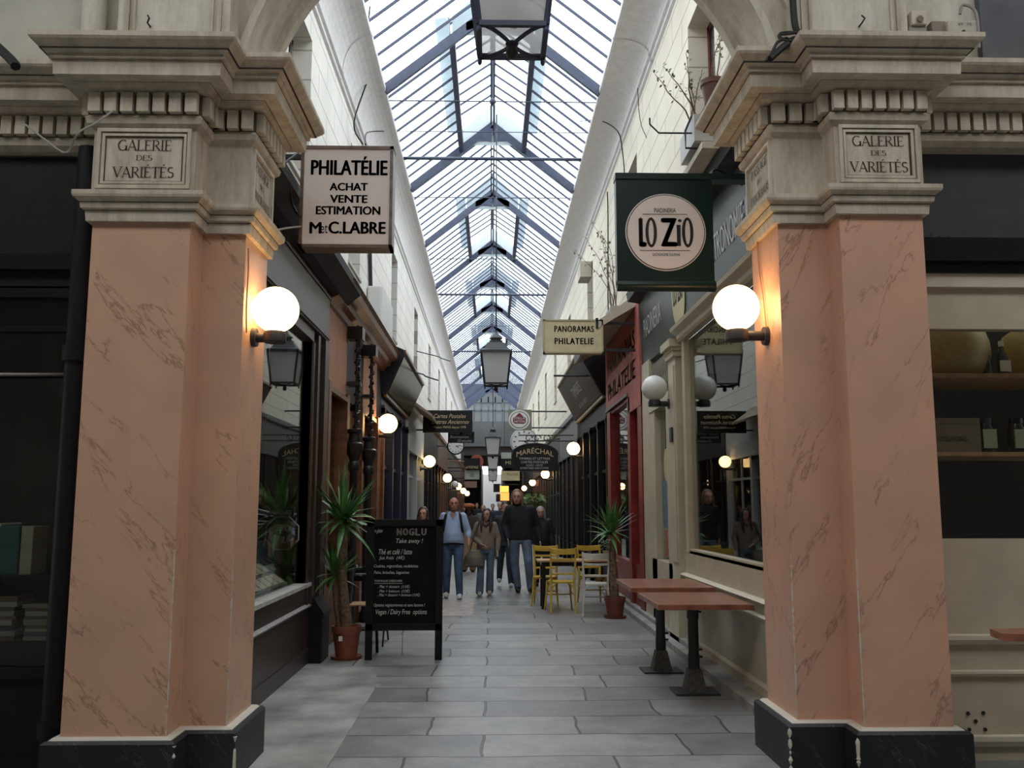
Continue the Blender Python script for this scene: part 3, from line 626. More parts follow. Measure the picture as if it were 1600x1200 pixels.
# ---- left shop 1: dark painted shop with a big window
t = thing('shopfront', 'dark brown painted shop with large window behind the left pillar', 'shop', (SL, 8.2, 0))
X = SL; y0, y1 = 6.24, 10.1
obj('base_panel', MB().box(X, X - .12, y0, y1, 0, .58).box(X + .012, X, y0, y1, 0, .16), DBRN, t)
obj('ledge', MB().prism([(X - .1, .575), (X + .03, .575), (X + .035, .59), (X + .01, .61), (X - .1, .61)], y0, 9.75, 'XZ'), mat('worn grey ledge', (0.34, 0.32, 0.31), 0.5, noise=.3, nscale=10), t)
obj('sill', MB().box(X - .1, X + .035, y0, 9.6, .785, .82), mat('pale sill', (0.50, 0.48, 0.46), 0.45, noise=.2, nscale=9), t)
obj('base_panel', MB().box(X, X - .12, y0, y1, .61, .785), DBRN, t)
fr = MB()
for (a, b, d) in ((9.42, 9.50, .02), (9.56, 9.66, .04), (9.72, 9.80, .02), (9.86, 10.1, .06)): fr.box(X - .1, X + d, a, b, .6, 3.4)
fr.box(X - .1, X, 9.42, 10.1, .6, 3.4).box(X - .1, X + .02, y0, 9.5, 3.30, 3.42)
obj('window_frame', fr, DBRN, t)
obj('shop_window', MB().box(X - .05, X - .044, y0, 9.44, .82, 3.32), WING, t)
obj('fascia', MB().box(X - .1, X + .05, y0, y1, 3.42, 3.98).box(X + .05, X + .065, y0, y1, 3.44, 3.47).box(X + .05, X + .065, y0, y1, 3.9, 3.93), DBRN, t)
obj('awning_box', MB().prism([(X - .1, 3.98), (X + .16, 3.98), (X + .30, 4.10), (X + .30, 4.20), (X + .22, 4.29), (X - .1, 4.29)], y0, 10.72, 'XZ'), CANVAS, t)
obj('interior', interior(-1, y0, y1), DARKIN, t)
obj('pilaster_base', MB().box(X - .02, X + .14, 9.62, 10.06, 0, .46).prism([(X - .02, .46), (X + .16, .46), (X + .16, .50), (X + .09, .60), (X + .06, .66), (X - .02, .66)], 9.60, 10.08, 'XZ'), BLACK, t)
# etched signs on the glass
Yt = 9.15; ce = P(441, 833, Y=Yt); sc_ = (P(442, 833, Y=Yt) - ce).x
ts = thing('octagonal_sign', 'dark octagonal telephone sign hanging inside the left shop window', 'sign', (ce.x, Yt, ce.z - .18)); R0 = 28 * sc_
oct_ = lambda r: [(ce.x + r * math.cos(PI / 8 + k * PI / 4), ce.z + r * math.sin(PI / 8 + k * PI / 4)) for k in range(8)]
obj('rim', MB().prism(oct_(R0), Yt, Yt + .02, 'XZ'), GHOST, ts); pn = obj('panel', MB().prism(oct_(R0 * .95), Yt - .005, Yt, 'XZ'), BLACK, ts)
txt(pn, 'TELEPHONE', (ce.x, Yt - .005, ce.z + .055), RX, UZ, .27, .065, SILV, bold=.03, bend=.045)
txt(pn, 'PUBLIC', (ce.x, Yt - .005, ce.z - .065), RX, UZ, .22, .075, SILV, bold=.03, bend=-.035)
obj('chain', MB().tube([(ce.x, Yt + .01, ce.z + R0 * .9), (ce.x, Yt + .01, 3.3)], .004, 5), IRONF, ts)
c2 = P(428, 801, Y=8.9); ns = thing('name_board', 'narrow dark board with dim capitals above the octagonal sign in the window', 'sign', (c2.x, 8.9, c2.z - .04))
pn = obj('panel', MB().box(c2.x - .24, c2.x + .19, 8.9, 8.915, c2.z - .04, c2.z + .04), BLACK, ns); txt(pn, 'NUMISMATIQUES', (c2.x - .02, 8.9, c2.z), RX, UZ, .38, .05, GHOST, bold=.03)
obj('chain', MB().tube([(c2.x - .1, 8.91, c2.z + .03), (c2.x - .1, 8.91, 3.3)], .004, 5), IRONF, ns)
# slanted display of collectors' cards behind the glass
sl_t = thing('display_fill_lamp', 'fill strip lamp added to brighten the display inside the left shop window', 'lamp', (X - .6, 8.0, 3.28))  # added fill lamp, brightens the cards and signs behind the glass
obj('housing', MB().box(X - .68, X - .52, 6.6, 9.3, 3.29, 3.34), BLACK, sl_t); obj('tube', MB().tube([(X - .6, 6.7, 3.27), (X - .6, 9.2, 3.27)], .018, 8), mat('fill strip', (1, .9, .75), .5, emit=(1, .88, .72), es=24), sl_t)
dt = thing('display_stand', 'sloping display board covered with pale cards in the left shop window', 'display', (X - .5, 7.9, .80))
sl = Vector((-.82, 0, .57)).normalized()
b = MB(); p0 = Vector((X - .14, 6.5, .84))
b.add([p0, p0 + Vector((0, 2.75, 0)), p0 + Vector((0, 2.75, 0)) + sl * .75, p0 + sl * .75, p0 - Vector((0, 0, .04)), p0 + Vector((0, 2.75, -.04)), p0 + Vector((0, 2.75, -.04)) + sl * .75, p0 + sl * .75 - Vector((0, 0, .04))], [(0, 1, 2, 3), (7, 6, 5, 4), (0, 4, 5, 1), (3, 2, 6, 7), (0, 3, 7, 4), (1, 5, 6, 2)])
obj('board', b, mat('grey felt', (0.12, 0.12, 0.11), .9), dt)
cards = [mat('card ' + nme, c, .6) for nme, c in (('ivory', (.50, .48, .38)), ('grey', (.34, .34, .30)), ('buff', (.46, .40, .22)))]
first = None; nrm = Vector((.57, 0, .82)).normalized()
for i in range(4):
    for j in range(12):
        q = p0 + sl * (.09 + i * .175) + Vector((0, .10 + j * .225, 0)) + nrm * .006
        mb = MB().obox((0, 0, 0), .066, .095, .0025, Matrix((sl, Vector((0, 1, 0)), nrm)).transposed())
        m_ = cards[(i * 5 + j * 3 + (i * j) % 2) % 3]
        o = obj('collector_card', mb, m_, base=(0, 0, 0)); o.location = q
        tag(o, 'small pale collector card in the rows on the sloping window display', 'card', 'cards on the sloping display')
tag(obj('card_tent', MB().prism([(0, 0), (.10, 0), (.05, .11)], 0, .16, 'XZ'), WHITE, base=(0, 0, 0)), 'small white folded card standing at the upper end of the sloping display', 'card').location = (X - .35, 8.15, 1.0)

# ---- left shop 2: brown wooden shop with black ornate columns
t = thing('shopfront', 'brown wooden shop with terracotta boards and ornate black columns', 'shop', (SL, 12.7, 0))
y0, y1 = 10.12, 15.4
obj('cornice', MB().prism([(X - .1, 3.88), (X + .05, 3.88), (X + .07, 3.94), (X + .14, 3.97), (X + .16, 4.03), (X + .26, 4.07), (X + .28, 4.14), (X + .32, 4.17), (X - .1, 4.19)], y0, y1, 'XZ'), WOOD, t)
for (a, b) in ((10.2, 11.55), (13.05, 14.6)):
    obj('fascia_board', MB().box(X - .08, X + .02, a, b, 2.95, 3.86), TERRA, t)
    obj('fascia_trim', MB().box(X, X + .05, a, b, 2.90, 2.96), WOOD, t)
obj('fascia_board', MB().box(X - .10, X + .005, 11.55, 13.05, 2.95, 3.86), BLACK, t); obj('fascia_board', MB().box(X - .10, X + .0, 14.6, y1, 2.9, 3.86), BLACK, t)
for (a, b, d) in ((10.14, 10.30, .06), (11.52, 11.72, .05), (12.9, 13.08, .05), (14.5, 14.72, .07), (14.9, 15.05, .05), (15.2, 15.38, .08)):
    obj('post', MB().box(X - .1, X + d, a, b, 0, 3.0), WOOD, t)
obj('base_panel', MB().box(X - .1, X + .01, 10.3, 11.52, 0, .62), WOOD, t); obj('base_panel', MB().box(X - .1, X + .01, 13.08, 14.5, 0, .62), WOOD, t)
obj('shop_window', MB().box(X - .06, X - .054, 10.3, 11.52, .62, 2.9), WING, t)
obj('shop_window', MB().box(X - .06, X - .054, 13.08, 14.5, .62, 2.9), WING, t)
obj('door', MB().box(X - .12, X - .06, 11.72, 12.9, 0, 2.9).box(X - .06, X - .04, 11.85, 12.25, 1.0, 2.7), WOOD, t)
obj('interior', interior(-1, y0, y1), DARKIN, t)
for yc in (11.62, 12.98):
    c = MB(); cx = X + .13
    c.lathe([(.085, 0), (.085, .12), (.06, .16), (.055, 1.0), (.05, 2.02), (.075, 2.06), (.075, 2.12), (.055, 2.16), (.095, 2.28), (.11, 2.33), (.11, 2.38), (.08, 2.40), (.07, 2.50), (.10, 2.53), (.10, 2.56), (.04, 2.58)], (cx, yc, 0), 14)
    col_ = obj('column', c, mat('black cast iron', (.018, .017, .018), .35), t)
    g = MB()
    for k in range(9):
        zz = 2.62 + k * .14; r = .05
        pts = [(cx + .02 + .03 * math.cos(q), yc + r * math.sin(q + k) * (1 - q / 9), zz + r * math.cos(q) * (1 - q / 9)) for q in [i * .6 for i in range(12)]]
        g.tube(pts, .017, 6)
    g.tube([(cx + .02, yc - .075, 2.56), (cx + .02, yc - .075, 3.9)], .014, 6).tube([(cx + .02, yc + .075, 2.56), (cx + .02, yc + .075, 3.9)], .014, 6)
    g.box(cx - .1, cx + .07, yc - .10, yc + .10, 3.12, 3.17).box(cx - .1, cx + .09, yc - .12, yc + .12, 3.72, 3.88)
    obj('scroll_bracket', g, MATS['black cast iron'], col_)
tag(obj('window_lamp', MB().sphere((X - .35, 10.75, 2.02), .075, 12, 8, 1.2), WARM), 'small lit lamp shining inside the brown wooden shop window', 'lamp')

# ---- generic fronts farther along
def lean_sign(s, y0, y1, zb, zt, xo, body, facem, label, lines=()):
    X = SL if s < 0 else 2.195; o = -s
    t = thing('leaning_fascia', label, 'shop sign', (X, (y0 + y1) / 2, zb))
    obj('board', MB().prism([(X, zb), (X + o * .06, zb - .03), (X + o * xo, zt - .05), (X + o * (xo - .02), zt), (X + o * (xo - .25), zt + .10), (X, zt + .12)], y0, y1, 'XZ'), body, t)
    p = MB(); n = Vector((xo - .06, 0, zt - zb - .02)); n = Vector((o * n.x, 0, n.z)).normalized(); b0 = Vector((X + o * .06, 0, zb - .03)); nn = Vector((o * n.z, 0, -o * n.x)) if True else None
    nn = Vector((o * abs(n.z), 0, -abs(n.x))); L = math.hypot(xo - .06, zt - zb - .02)
    a = [b0 + n * .07 + nn * .012, b0 + n * (L - .07) + nn * .012]
    p.add([(a[0].x, y0 + .08, a[0].z), (a[0].x, y1 - .08, a[0].z), (a[1].x, y1 - .08, a[1].z), (a[1].x, y0 + .08, a[1].z)], [(0, 1, 2, 3)])
    obj('face_panel', p, facem, t)
    e = MB()
    e.beam((b0.x, y0, b0.z), (b0.x, y1, b0.z), .05, .05).beam((X + o * xo, y0, zt - .03), (X + o * xo, y1, zt - .03), .04, .05)
    obj('edge_moulding', e, WOOD if s < 0 else mat('tan sign edge', (.30, .24, .16), .5), t)
    rt = side_axes(s); mid = b0 + n * L * .5
    for (tx, fz, wd, ht, m_) in lines:
        c = b0 + n * L * fz + nn * .014; obj('lettering', text_mb(tx, (c.x, (y0 + y1) / 2, c.z), rt, n, wd, ht), m_, t)
    return t
lean_sign(-1, 15.45, 19.8, 3.50, 4.26, .38, mat('blue black board', (.010, .012, .024), .6, spec=.25), BLACKG, 'glossy black fascia leaning out over the left shops beside the brown cornice')
lean_sign(1, 17.2, 22.8, 3.70, 4.60, .52, BLACK, mat('charcoal board', (.045, .040, .038), .5), 'dark charcoal fascia leaning out beyond the red shop', (('TIMBRES', .55, 1.7, .22, SILV), ('ACHAT & VENTE', .22, 1.6, .09, SILV)))
def shop(s, y0, y1, pm, label, fascia=None, zf=(3.0, 3.9), cols=3, solid=False, lean=False):
    X = SL if s < 0 else SR; o = -s
    t = thing('shopfront', label, 'shop', (X, (y0 + y1) / 2, 0))
    obj('base_panel', MB().box(X - o * .1, X, y0, y1, 0, .6).box(X, X + o * .02, y0, y1, .55, .60), pm, t)
    if not lean: obj('fascia', MB().box(X - o * .1, X + o * .05, y0, y1, zf[0], zf[1]).box(X, X + o * .14, y0, y1, zf[1], zf[1] + .12).box(X, X + o * .07, y0, y1, zf[0] - .04, zf[0] + .02), fascia or pm, t)
    else: obj('fascia', MB().box(X - o * .1, X, y0, y1, zf[0], zf[1]), pm, t)
    n = cols; st = (y1 - y0) / n
    for k in range(n + 1):
        yy = y0 + k * st; a, b = max(y0, yy - .09), min(y1, yy + .09)
        obj('pilaster', MB().box(X - o * .1, X + o * .06, a, b, .0, zf[0]).box(X, X + o * .075, a, b, zf[0] - .14, zf[0] - .05).box(X, X + o * .08, a, b, 0, .25), pm, t)
        if k < n:
            mm = MB(); ya, yb_ = yy + .09, yy + st - .09
            if solid:
                for q in range(5): mm.box(X - o * .08, X + o * .012, ya + (yb_ - ya) * (q + .12) / 5, ya + (yb_ - ya) * (q + .88) / 5, .65, zf[0] - .1)
                mm.box(X - o * .1, X - o * .02, ya, yb_, .6, zf[0]); obj('panelling', mm, pm, t)
            else:
                sw_ = obj('shop_window', MB().box(X - o * .05, X - o * .045, ya, yb_, .6, zf[0]), WING, t)
                mm.box(X - o * .07, X - o * .02, ya, yb_, 2.25, 2.31).box(X - o * .07, X - o * .02, (ya + yb_) / 2 - .025, (ya + yb_) / 2 + .025, .6, zf[0]); obj('glazing_bar', mm, pm, sw_)
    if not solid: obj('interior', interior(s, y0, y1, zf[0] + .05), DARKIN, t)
    return t
PALE = mat('pale grey paint', (.45, .47, .46), .5); DBL = mat('dark blue paint', (.018, .024, .05), .35); BRN2 = mat('mid brown paint', (.11, .05, .028), .4, noise=.2)
GREY = mat('slate grey paint', (.11, .115, .12), .4); DGR = mat('blackish green paint', (.02, .028, .024), .4)
shop(-1, 15.42, 19.85, DBL, 'dark blue and glass shop under the glossy leaning fascia', lean=True, zf=(3.3, 4.1), cols=3)
shop(-1, 19.9, 24.6, PALE, 'pale grey plastered shop beyond the glossy leaning fascia', cols=2, zf=(2.85, 3.80))
shop(-1, 24.65, 31.0, BLACK, 'black shop just beyond the pale grey one on the left', cols=4)
shop(-1, 31.05, 38.0, BRN2, 'brown shop under the clock on the left', cols=4)
shop(-1, 38.05, 48.0, DGR, 'blackish green shop far down the left side', cols=6)
shop(-1, 48.05, 61.8, BRN2, 'farthest brown shops on the left side', cols=8)
shop(1, 17.1, 22.9, BLACK, 'black panelled shop under the charcoal leaning fascia', lean=True, zf=(3.3, 4.1), cols=4)
shop(1, 22.95, 29.0, BLACK, 'black wooden shop with grey fascia beyond the leaning charcoal sign', fascia=GREY, cols=4, solid=True, zf=(3.0, 3.88))
shop(1, 29.05, 36.5, DGR, 'blackish green shop behind the arched black hanging sign', cols=5)
shop(1, 36.55, 48.0, BRN2, 'brown shop far down the right side', cols=6)
shop(1, 48.05, 61.8, BLACK, 'farthest black shops on the right side', cols=8)
tag(obj('awning', MB().prism([(SL, 3.9), (SL + .55, 3.55), (SL + .56, 3.60), (SL, 4.0)], 19.9, 22.3, 'XZ'), mat('tan awning', (.34, .25, .17), .7)), 'small tan awning just past the glossy leaning fascia', 'awning')

# ---- right shop 1: cream front with the dark green board
t = thing('shopfront', 'cream painted shop with dark green board behind the right pillar', 'shop', (SR, 9.6, 0))
X = SR; y0, y1 = 6.34, 13.05; yp = 10.55
obj('base_panel', MB().box(X, X + .12, y0, yp, 0, .70), CREAM, t)
obj('skirting', MB().box(X - .02, X, y0, yp, 0, .14).prism([(X, .14), (X - .02, .14), (X, .17)], y0, yp, 'XZ'), CREAM, t)
obj('rail', MB().prism([(X, .66), (X - .02, .68), (X - .045, .70), (X - .02, .715), (X, .72)], y0, yp, 'XZ').prism([(X, .79), (X - .03, .80), (X - .06, .825), (X - .03, .84), (X, .845)], y0, yp, 'XZ'), CREAML, t)
obj('upper_panel', MB().box(X, X + .12, y0, yp, .70, 1.10), CREAM, t)
obj('shop_window', MB().box(X + .05, X + .056, y0, 10.3, 1.10, 3.5), WING, t)
obj('window_frame', MB().box(X - .01, X + .1, 10.28, 10.42, 1.08, 3.5).box(X + .0, X + .1, y0, 10.3, 1.07, 1.12), CREAM, t)
obj('pilaster', MB().box(X - .06, X + .1, 10.55, 10.98, 0, 3.35).box(X - .09, X + .1, 10.52, 11.01, 3.35, 3.42).box(X - .14, X + .1, 10.48, 11.05, 3.46, 3.55).box(X - .10, X + .1, 10.5, 11.03, 3.42, 3.46).box(X - .075, X - .06, 10.62, 10.91, .95, 3.25), CREAM, t)
obj('pilaster_base', MB().box(X - .10, X + .1, 10.5, 11.03, 0, .52).prism([(X, .52), (X - .17, .56), (X - .18, .60), (X - .13, .63), (X - .10, .72), (X, .74)], 10.46, 11.06, 'XZ'), CREAML, t)
obj('door_frame', MB().box(X - .04, X + .1, 11.0, 11.3, 0, 2.9).box(X - .04, X + .1, 12.1, 12.45, 0, 2.9).box(X - .06, X + .1, 11.0, 12.45, 2.86, 3.0).box(X - .04, X + .1, 12.45, 13.05, 0, 3.62).box(X - .04, X + .1, 11.0, 12.45, 0, .9), CREAM, t)
obj('door_glass', MB().box(X + .04, X + .046, 11.3, 12.1, .9, 2.86), WING, t)
gr = MB().box(X + .02, X + .04, 11.0, 12.45, 3.0, 3.55)
for i in range(12): gr.beam((X - .0, 11.0 + i * .12, 3.02), (X - .0, 11.12 + i * .12, 3.53), .012, .02).beam((X - .0, 11.12 + i * .12, 3.02), (X - .0, 11.0 + i * .12, 3.53), .012, .02)
obj('vent_grille', gr, mat('grille paint', (.26, .24, .19), .6), t)
obj('cornice', MB().prism([(X + .05, 3.50), (X - .03, 3.50), (X - .05, 3.53), (X - .05, 3.58), (X - .12, 3.62), (X - .13, 3.66), (X + .05, 3.66)], y0, 10.5, 'XZ'), CREAM, t)
obj('fascia_board', MB().prism([(X + .1, 3.55), (X - .02, 3.60), (X - .06, 4.55), (X - .03, 4.6), (X - .03, 3.99), (X + .1, 3.99)], y0, 13.1, 'XZ'), GREEN, t)
obj('canopy_edge', MB().prism([(X - .03, 4.55), (X - .22, 4.58), (X - .24, 4.70), (X - .03, 4.78)], y0, 13.1, 'XZ'), BLACK, t)
obj('interior', interior(1, 7.12, y1, 3.5, 2.2), mat('dim warm interior', (.045, .036, .025), .8, noise=.3, nscale=2), t)
RTR = (0, -1, 0); fx = X - .05
UF = Vector((-.04, 0, .95)).normalized()
def fas(z): return X - .022 - .04 * (z - 3.6) / .95
txt(t, 'PIADINERIA', (fas(4.1), 12.1, 4.10), RTR, UF, 1.3, .26, SILV, lift=.006)
txt(t, 'GASTRONOMIE ITALIENNE', (fas(4.1), 7.75, 4.10), RTR, UF, 2.5, .26, SILV, lift=.006)
ov = P(1077, 480, X=X - .03)
obj('oval_emblem', MB().disc((fas(4.1) - .004, 10.35, 4.06), .36, RTR, UF, 36, 1.15, .004), mat('emblem yellow', (.50, .44, .24), .5), t)
txt(t, 'LO ZiO', (fas(4.1) - .006, 10.35, 4.12), RTR, UF, .56, .34, INK, bold=.02, lift=.006)
# stickers on the door glass
for (py, pz, w_, h_, c_, nm) in ((11.7, 1.62, .5, .62, (.10, .16, .22), 'blue poster'), (11.6, 1.12, .5, .34, (.30, .10, .05), 'orange poster')):
    obj('poster', MB().box(X + .028, X + .036, py - w_ / 2, py + w_ / 2, pz - h_ / 2, pz + h_ / 2), mat(nm, c_, .5, noise=.5, nscale=12), t, label=nm + ' stuck to the door glass')
obj('oval_emblem', MB().disc((X + .03, 11.7, 2.12), .14, RTR, UZ, 28, 1.5, .004), MATS['emblem yellow'], t)
obj('entry_box', MB().box(X - .10, X - .06, 10.68, 10.80, 2.35, 2.52), IRONF, t)

# ---- right shop 2: red front
t = thing('shopfront', 'dark red shop with faded painted lettering beyond the cream shop', 'shop', (SR, 15.1, 0))
y0, y1 = 13.1, 17.05
obj('fascia_board', MB().prism([(y0, 3.05), (14.3, 3.05), (14.3, 3.35), (y1, 3.35), (y1, 4.6), (y0, 4.6)], X - .06, X - .025, 'YZ'), REDB, t)
obj('fascia_trim', MB().box(X - .08, X - .06, 14.3, y1, 3.33, 3.37), GREY, t)
obj('lintel', MB().box(X - .024, X + .1, y0, y1, 3.27, 3.98), RED, t)
txt(t, 'PANORAMAS', (X - .06, 15.1, 4.12), RTR, UZ, 3.2, .30, mat('faded lettering', (.11, .075, .065), .6), bold=.02, lift=.004)
txt(t, 'PHILATELIE', (X - .06, 15.1, 3.66), RTR, UZ, 3.2, .30, MATS['faded lettering'], bold=.02, lift=.004)
for (a, b, d) in ((13.1, 13.45, .05), (14.15, 14.4, .06), (16.6, 17.05, .05)): obj('post', MB().box(X - d, X + .1, a, b, .0, 3.3), RED, t)
obj('base_panel', MB().box(X - .02, X + .1, y0, y1, 0, .72), RED, t)
obj('shop_window', MB().box(X + .04, X + .046, 14.4, 16.6, .72, 3.3), WING, t)
obj('door_panel', MB().box(X + .05, X + .1, 13.45, 14.15, .72, 3.3), mat('deep red door', (.10, .012, .016), .35), t)
obj('interior', interior(1, y0, y1, 3.3), DARKIN, t)
aw = thing('awning', 'rolled cream canvas awning above the faded red lettering', 'awning', (SR, 15, 4.5))
obj('canvas', MB().prism([(X - .03, 4.60), (X - .62, 4.25), (X - .64, 4.30), (X - .60, 4.38), (X - .03, 4.78)], 13.4, 17.0, 'XZ'), mat('cream canvas', (.50, .44, .34), .8, noise=.1), aw)
obj('edge_bar', MB().box(X - .66, X - .62, 13.4, 17.0, 4.24, 4.40), IRONF, aw)

# ================================================================== OUTER SHOPFRONTS ALONG THE CROSSING GALLERY
# left: dark bookshop
t = thing('shopfront', 'unlit black bookshop front left of the left pillar', 'shop', (-4.2, 5.8, 0)); Y = 5.78
obj('upper_board', MB().box(-6.5, -2.42, Y, Y + .1, 3.0, 3.86), BLACK, t)
obj('transom', MB().box(-6.5, -2.50, Y - .05, Y + .05, 3.10, 3.2).box(-6.5, -2.5, Y - .03, Y + .05, 2.92, 2.98).box(-6.5, -2.5, Y - .02, Y + .05, 2.70, 2.74), BLACKG, t)
obj('shop_window', MB().box(-6.5, -2.5, Y + .02, Y + .026, .62, 2.92), WING2, t)
obj('base_panel', MB().box(-6.5, -2.42, Y, Y + .1, 0, .62).box(-6.5, -2.42, Y - .04, Y, 0, .10).box(-6.5, -2.42, Y - .03, Y, .56, .62), BLACK, t)
obj('rail', MB().tube([(-6.5, Y - .03, 2.42), (-2.62, Y - .03, 2.42)], .012, 8), mat('dull brass', (.30, .28, .24), .4, metal=.6), t)
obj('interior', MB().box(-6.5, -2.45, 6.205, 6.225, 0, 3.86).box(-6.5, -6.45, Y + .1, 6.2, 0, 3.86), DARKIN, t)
shf = tag(obj('display_shelf', MB().box(-6.4, -2.55, Y + .06, Y + .42, 1.145, 1.17), BLACK), 'dark shelf in the bookshop window carrying the upright books', 'shelf')
shf = tag(obj('display_shelf', MB().box(-6.4, -2.55, Y + .06, Y + .42, .745, .77), BLACK), 'dark lower shelf in the bookshop window under the paper piles', 'shelf')
dp = thing('drain_pipe', 'black vertical drain pipe along the outer side of the left pillar', 'pipe', (-2.56, 5.62, 0))
obj('pipe', MB().tube([(-2.57, 5.62, 0.02), (-2.57, 5.62, 3.86)], .070, 16), BLACK, dp)
for z in (.25, 2.48): obj('collar', MB().tube([(-2.57, 5.62, z), (-2.57, 5.62, z + .10)], .088, 16), BLACK, dp)
bk = [(-2.93, .075, .30, .20, (.38, .35, .27), 0, 'brown framed card standing at the right end of the upper shelf'),
      (-3.06, .16, .30, .22, (.03, .10, .11), 0, 'dark teal book standing on the upper shelf'),
      (-3.20, .02, .33, .26, (.46, .45, .40), .30, 'white pamphlet leaning right on the upper shelf'),
      (-3.29, .02, .31, .26, (.50, .50, .47), .48, 'white pamphlet leaning far right on the upper shelf, leftmost of the two')]
for x, wd, h, dpt, c, tilt, lab in bk:
    o = obj('book', MB().box(-wd / 2, wd / 2, 0, dpt, 0, h), mat('cover %.2f %.2f %.2f' % c, c, .6, noise=.2), base=(0, 0, 0), bevel=.004)
    o.location = (x, Y + .10, 1.170 + (wd / 2 * math.sin(tilt))); o.rotation_euler = (0, tilt, 0); tag(o, lab, 'book')
rn = random.Random(3)
paperm = [mat('paper %d' % i, c, .8) for i, c in enumerate([(.28, .26, .22), (.16, .10, .07), (.34, .32, .28), (.10, .08, .07)])]
for k, x in enumerate((-2.78, -3.10, -3.42)):
    z = .770
    for i in range(9):
        th = rn.uniform(.018, .036); o = obj('magazine', MB().box(-.13, .13, 0, .24, 0, th), paperm[(i * 7 + k) % 4], base=(0, 0, 0))
        o.location = (x + rn.uniform(-.012, .012), Y + .09, z); o.rotation_euler = (0, 0, rn.uniform(-.06, .06)); z += th + .0005
        tag(o, 'dim old magazine lying in the piles on the lower bookshop shelf', 'magazine', 'magazine piles in the bookshop')
# right: cream delicatessen front
t = thing('shopfront', 'cream delicatessen window front right of the right pillar', 'shop', (4.2, 6.0, 0)); Y = 5.95
obj('upper_board', MB().box(2.72, 6.5, Y - .02, Y + .1, 3.36, 4.03), mat('dark grey fabric blind', (.045, .047, .047), .7, noise=.15), t)
obj('blind_box', MB().box(2.72, 6.5, Y - .12, Y + .1, 3.22, 3.38).box(2.72, 6.5, Y - .06, Y + .1, 3.15, 3.22), BLACKG, t)
obj('frieze_rail', MB().box(2.72, 6.5, Y - .04, Y + .1, 3.06, 3.15), CREAML, t)
holes = []
for (px, py) in ((1454, 367), (1468, 370), (1482, 370)):
    c = P(px, py, Y=Y - .045); holes.append(MB().cyl(c, c + Vector((0, .004, 0)), .010))
for (px, py) in ((1513, 1115), (1537, 1114), (1525, 1127), (1515, 1140), (1540, 1140)):
    c = P(px, py, Y=Y - .01); holes.append(MB().cyl(c, c + Vector((0, .005, 0)), .012))
for hh_ in holes: obj('vent_hole', hh_, INK, t)
obj('panel', MB().box(2.72, 6.5, Y, Y + .1, 2.78, 3.06), CREAM, t)
zb = P(1500, 842, Y=Y).z
obj('panel', MB().box(2.72, 6.5, Y, Y + .1, 0, zb), CREAM, t)
for (pya, pyb, d) in ((992, 1008, .05), (1048, 1058, .035), (1150, 1168, .04)):
    za, zb2 = P(1550, pyb, Y=Y - d).z, P(1550, pya, Y=Y - d).z
    obj('rail', MB().prism([(Y, za), (Y - d * .6, za), (Y - d, (za + zb2) / 2), (Y - d, zb2 - .005), (Y, zb2)], 2.72, 6.5, 'YZ'), CREAML, t)
zt = 2.78
obj('shop_window', MB().box(2.72, 6.5, Y + .03, Y + .036, zb, zt), WING2, t)
obj('interior', MB().box(2.42, 6.5, 7.06, 7.09, .0, 3.9).box(2.42, 2.44, 6.32, 7.06, 0, 3.9), DARKIN, t)
ys = Y + .37
z1 = P(1530, 583, Y=ys).z; z2 = P(1530, 706, Y=ys).z; z3 = zb
for zz, lb in ((z1, 'light wood shelf under the cheese wheels'), (z2, 'light wood shelf under the small box and the labelled jars')):
    tag(obj('display_shelf', MB().box(2.50, 6.4, ys, ys + .70, zz - .03, zz), PINE), lb, 'shelf')
def cheese(cx, lab):
    rr, hh = .33, .37
    o = MB(); pr = [(0.001, 0), (rr * .82, 0), (rr * .95, .03), (rr * 1.03, .11), (rr * 1.05, hh / 2), (rr * 1.03, hh - .11), (rr * .95, hh - .03), (rr * .82, hh), (.001, hh)]
    o.lathe(pr, (cx, ys + .36 - .02, z1), 40); tag(obj('cheese_wheel', o, mat('cheese rind', (.36, .26, .07), .5, noise=.18, nscale=60), base=(cx, ys + .34, z1)), lab, 'cheese')
cheese(P(1478, 583, Y=ys + .3).x - .02, 'large yellow cheese wheel on the upper shelf beside the right pillar')
cheese(P(1648, 583, Y=ys + .3).x, 'large yellow cheese wheel on the upper shelf at the right picture edge')
def bottle(px, r, h, lab, labm=None, zz=None, dy=.12, capm=None, body=None):
    zz = z1 if zz is None else zz; c = P(px, 583, Y=ys + dy)
    b = thing('glass_bottle', lab, 'bottle', (c.x, ys + dy, zz))
    obj('body', MB().lathe([(r * .9, 0), (r, .01), (r, h * .55), (r * .45, h * .72), (r * .38, h * .93)], (c.x, ys + dy, zz), 16), body or mat('dark bottle glass', (.012, .016, .010), .15), b)
    obj('cap', MB().lathe([(r * .46, h * .85), (r * .46, h), (r * .4, h * 1.01)], (c.x, ys + dy, zz), 12), capm or WHITE, b)
    if labm: obj('paper_label', MB().box(c.x - r * .98, c.x + r * .98, ys + dy - r - .004, ys + dy - r + .002, zz + h * .10, zz + h * .42), labm, b)
bottle(1541, .038, .235, 'slim dark bottle between the two cheese wheels, nearer the pillar')
bottle(1567, .040, .25, 'dark bottle with framed white label between the two cheese wheels', labm=WHITE)
lab_g = mat('greenish label', (.36, .38, .24), .6)
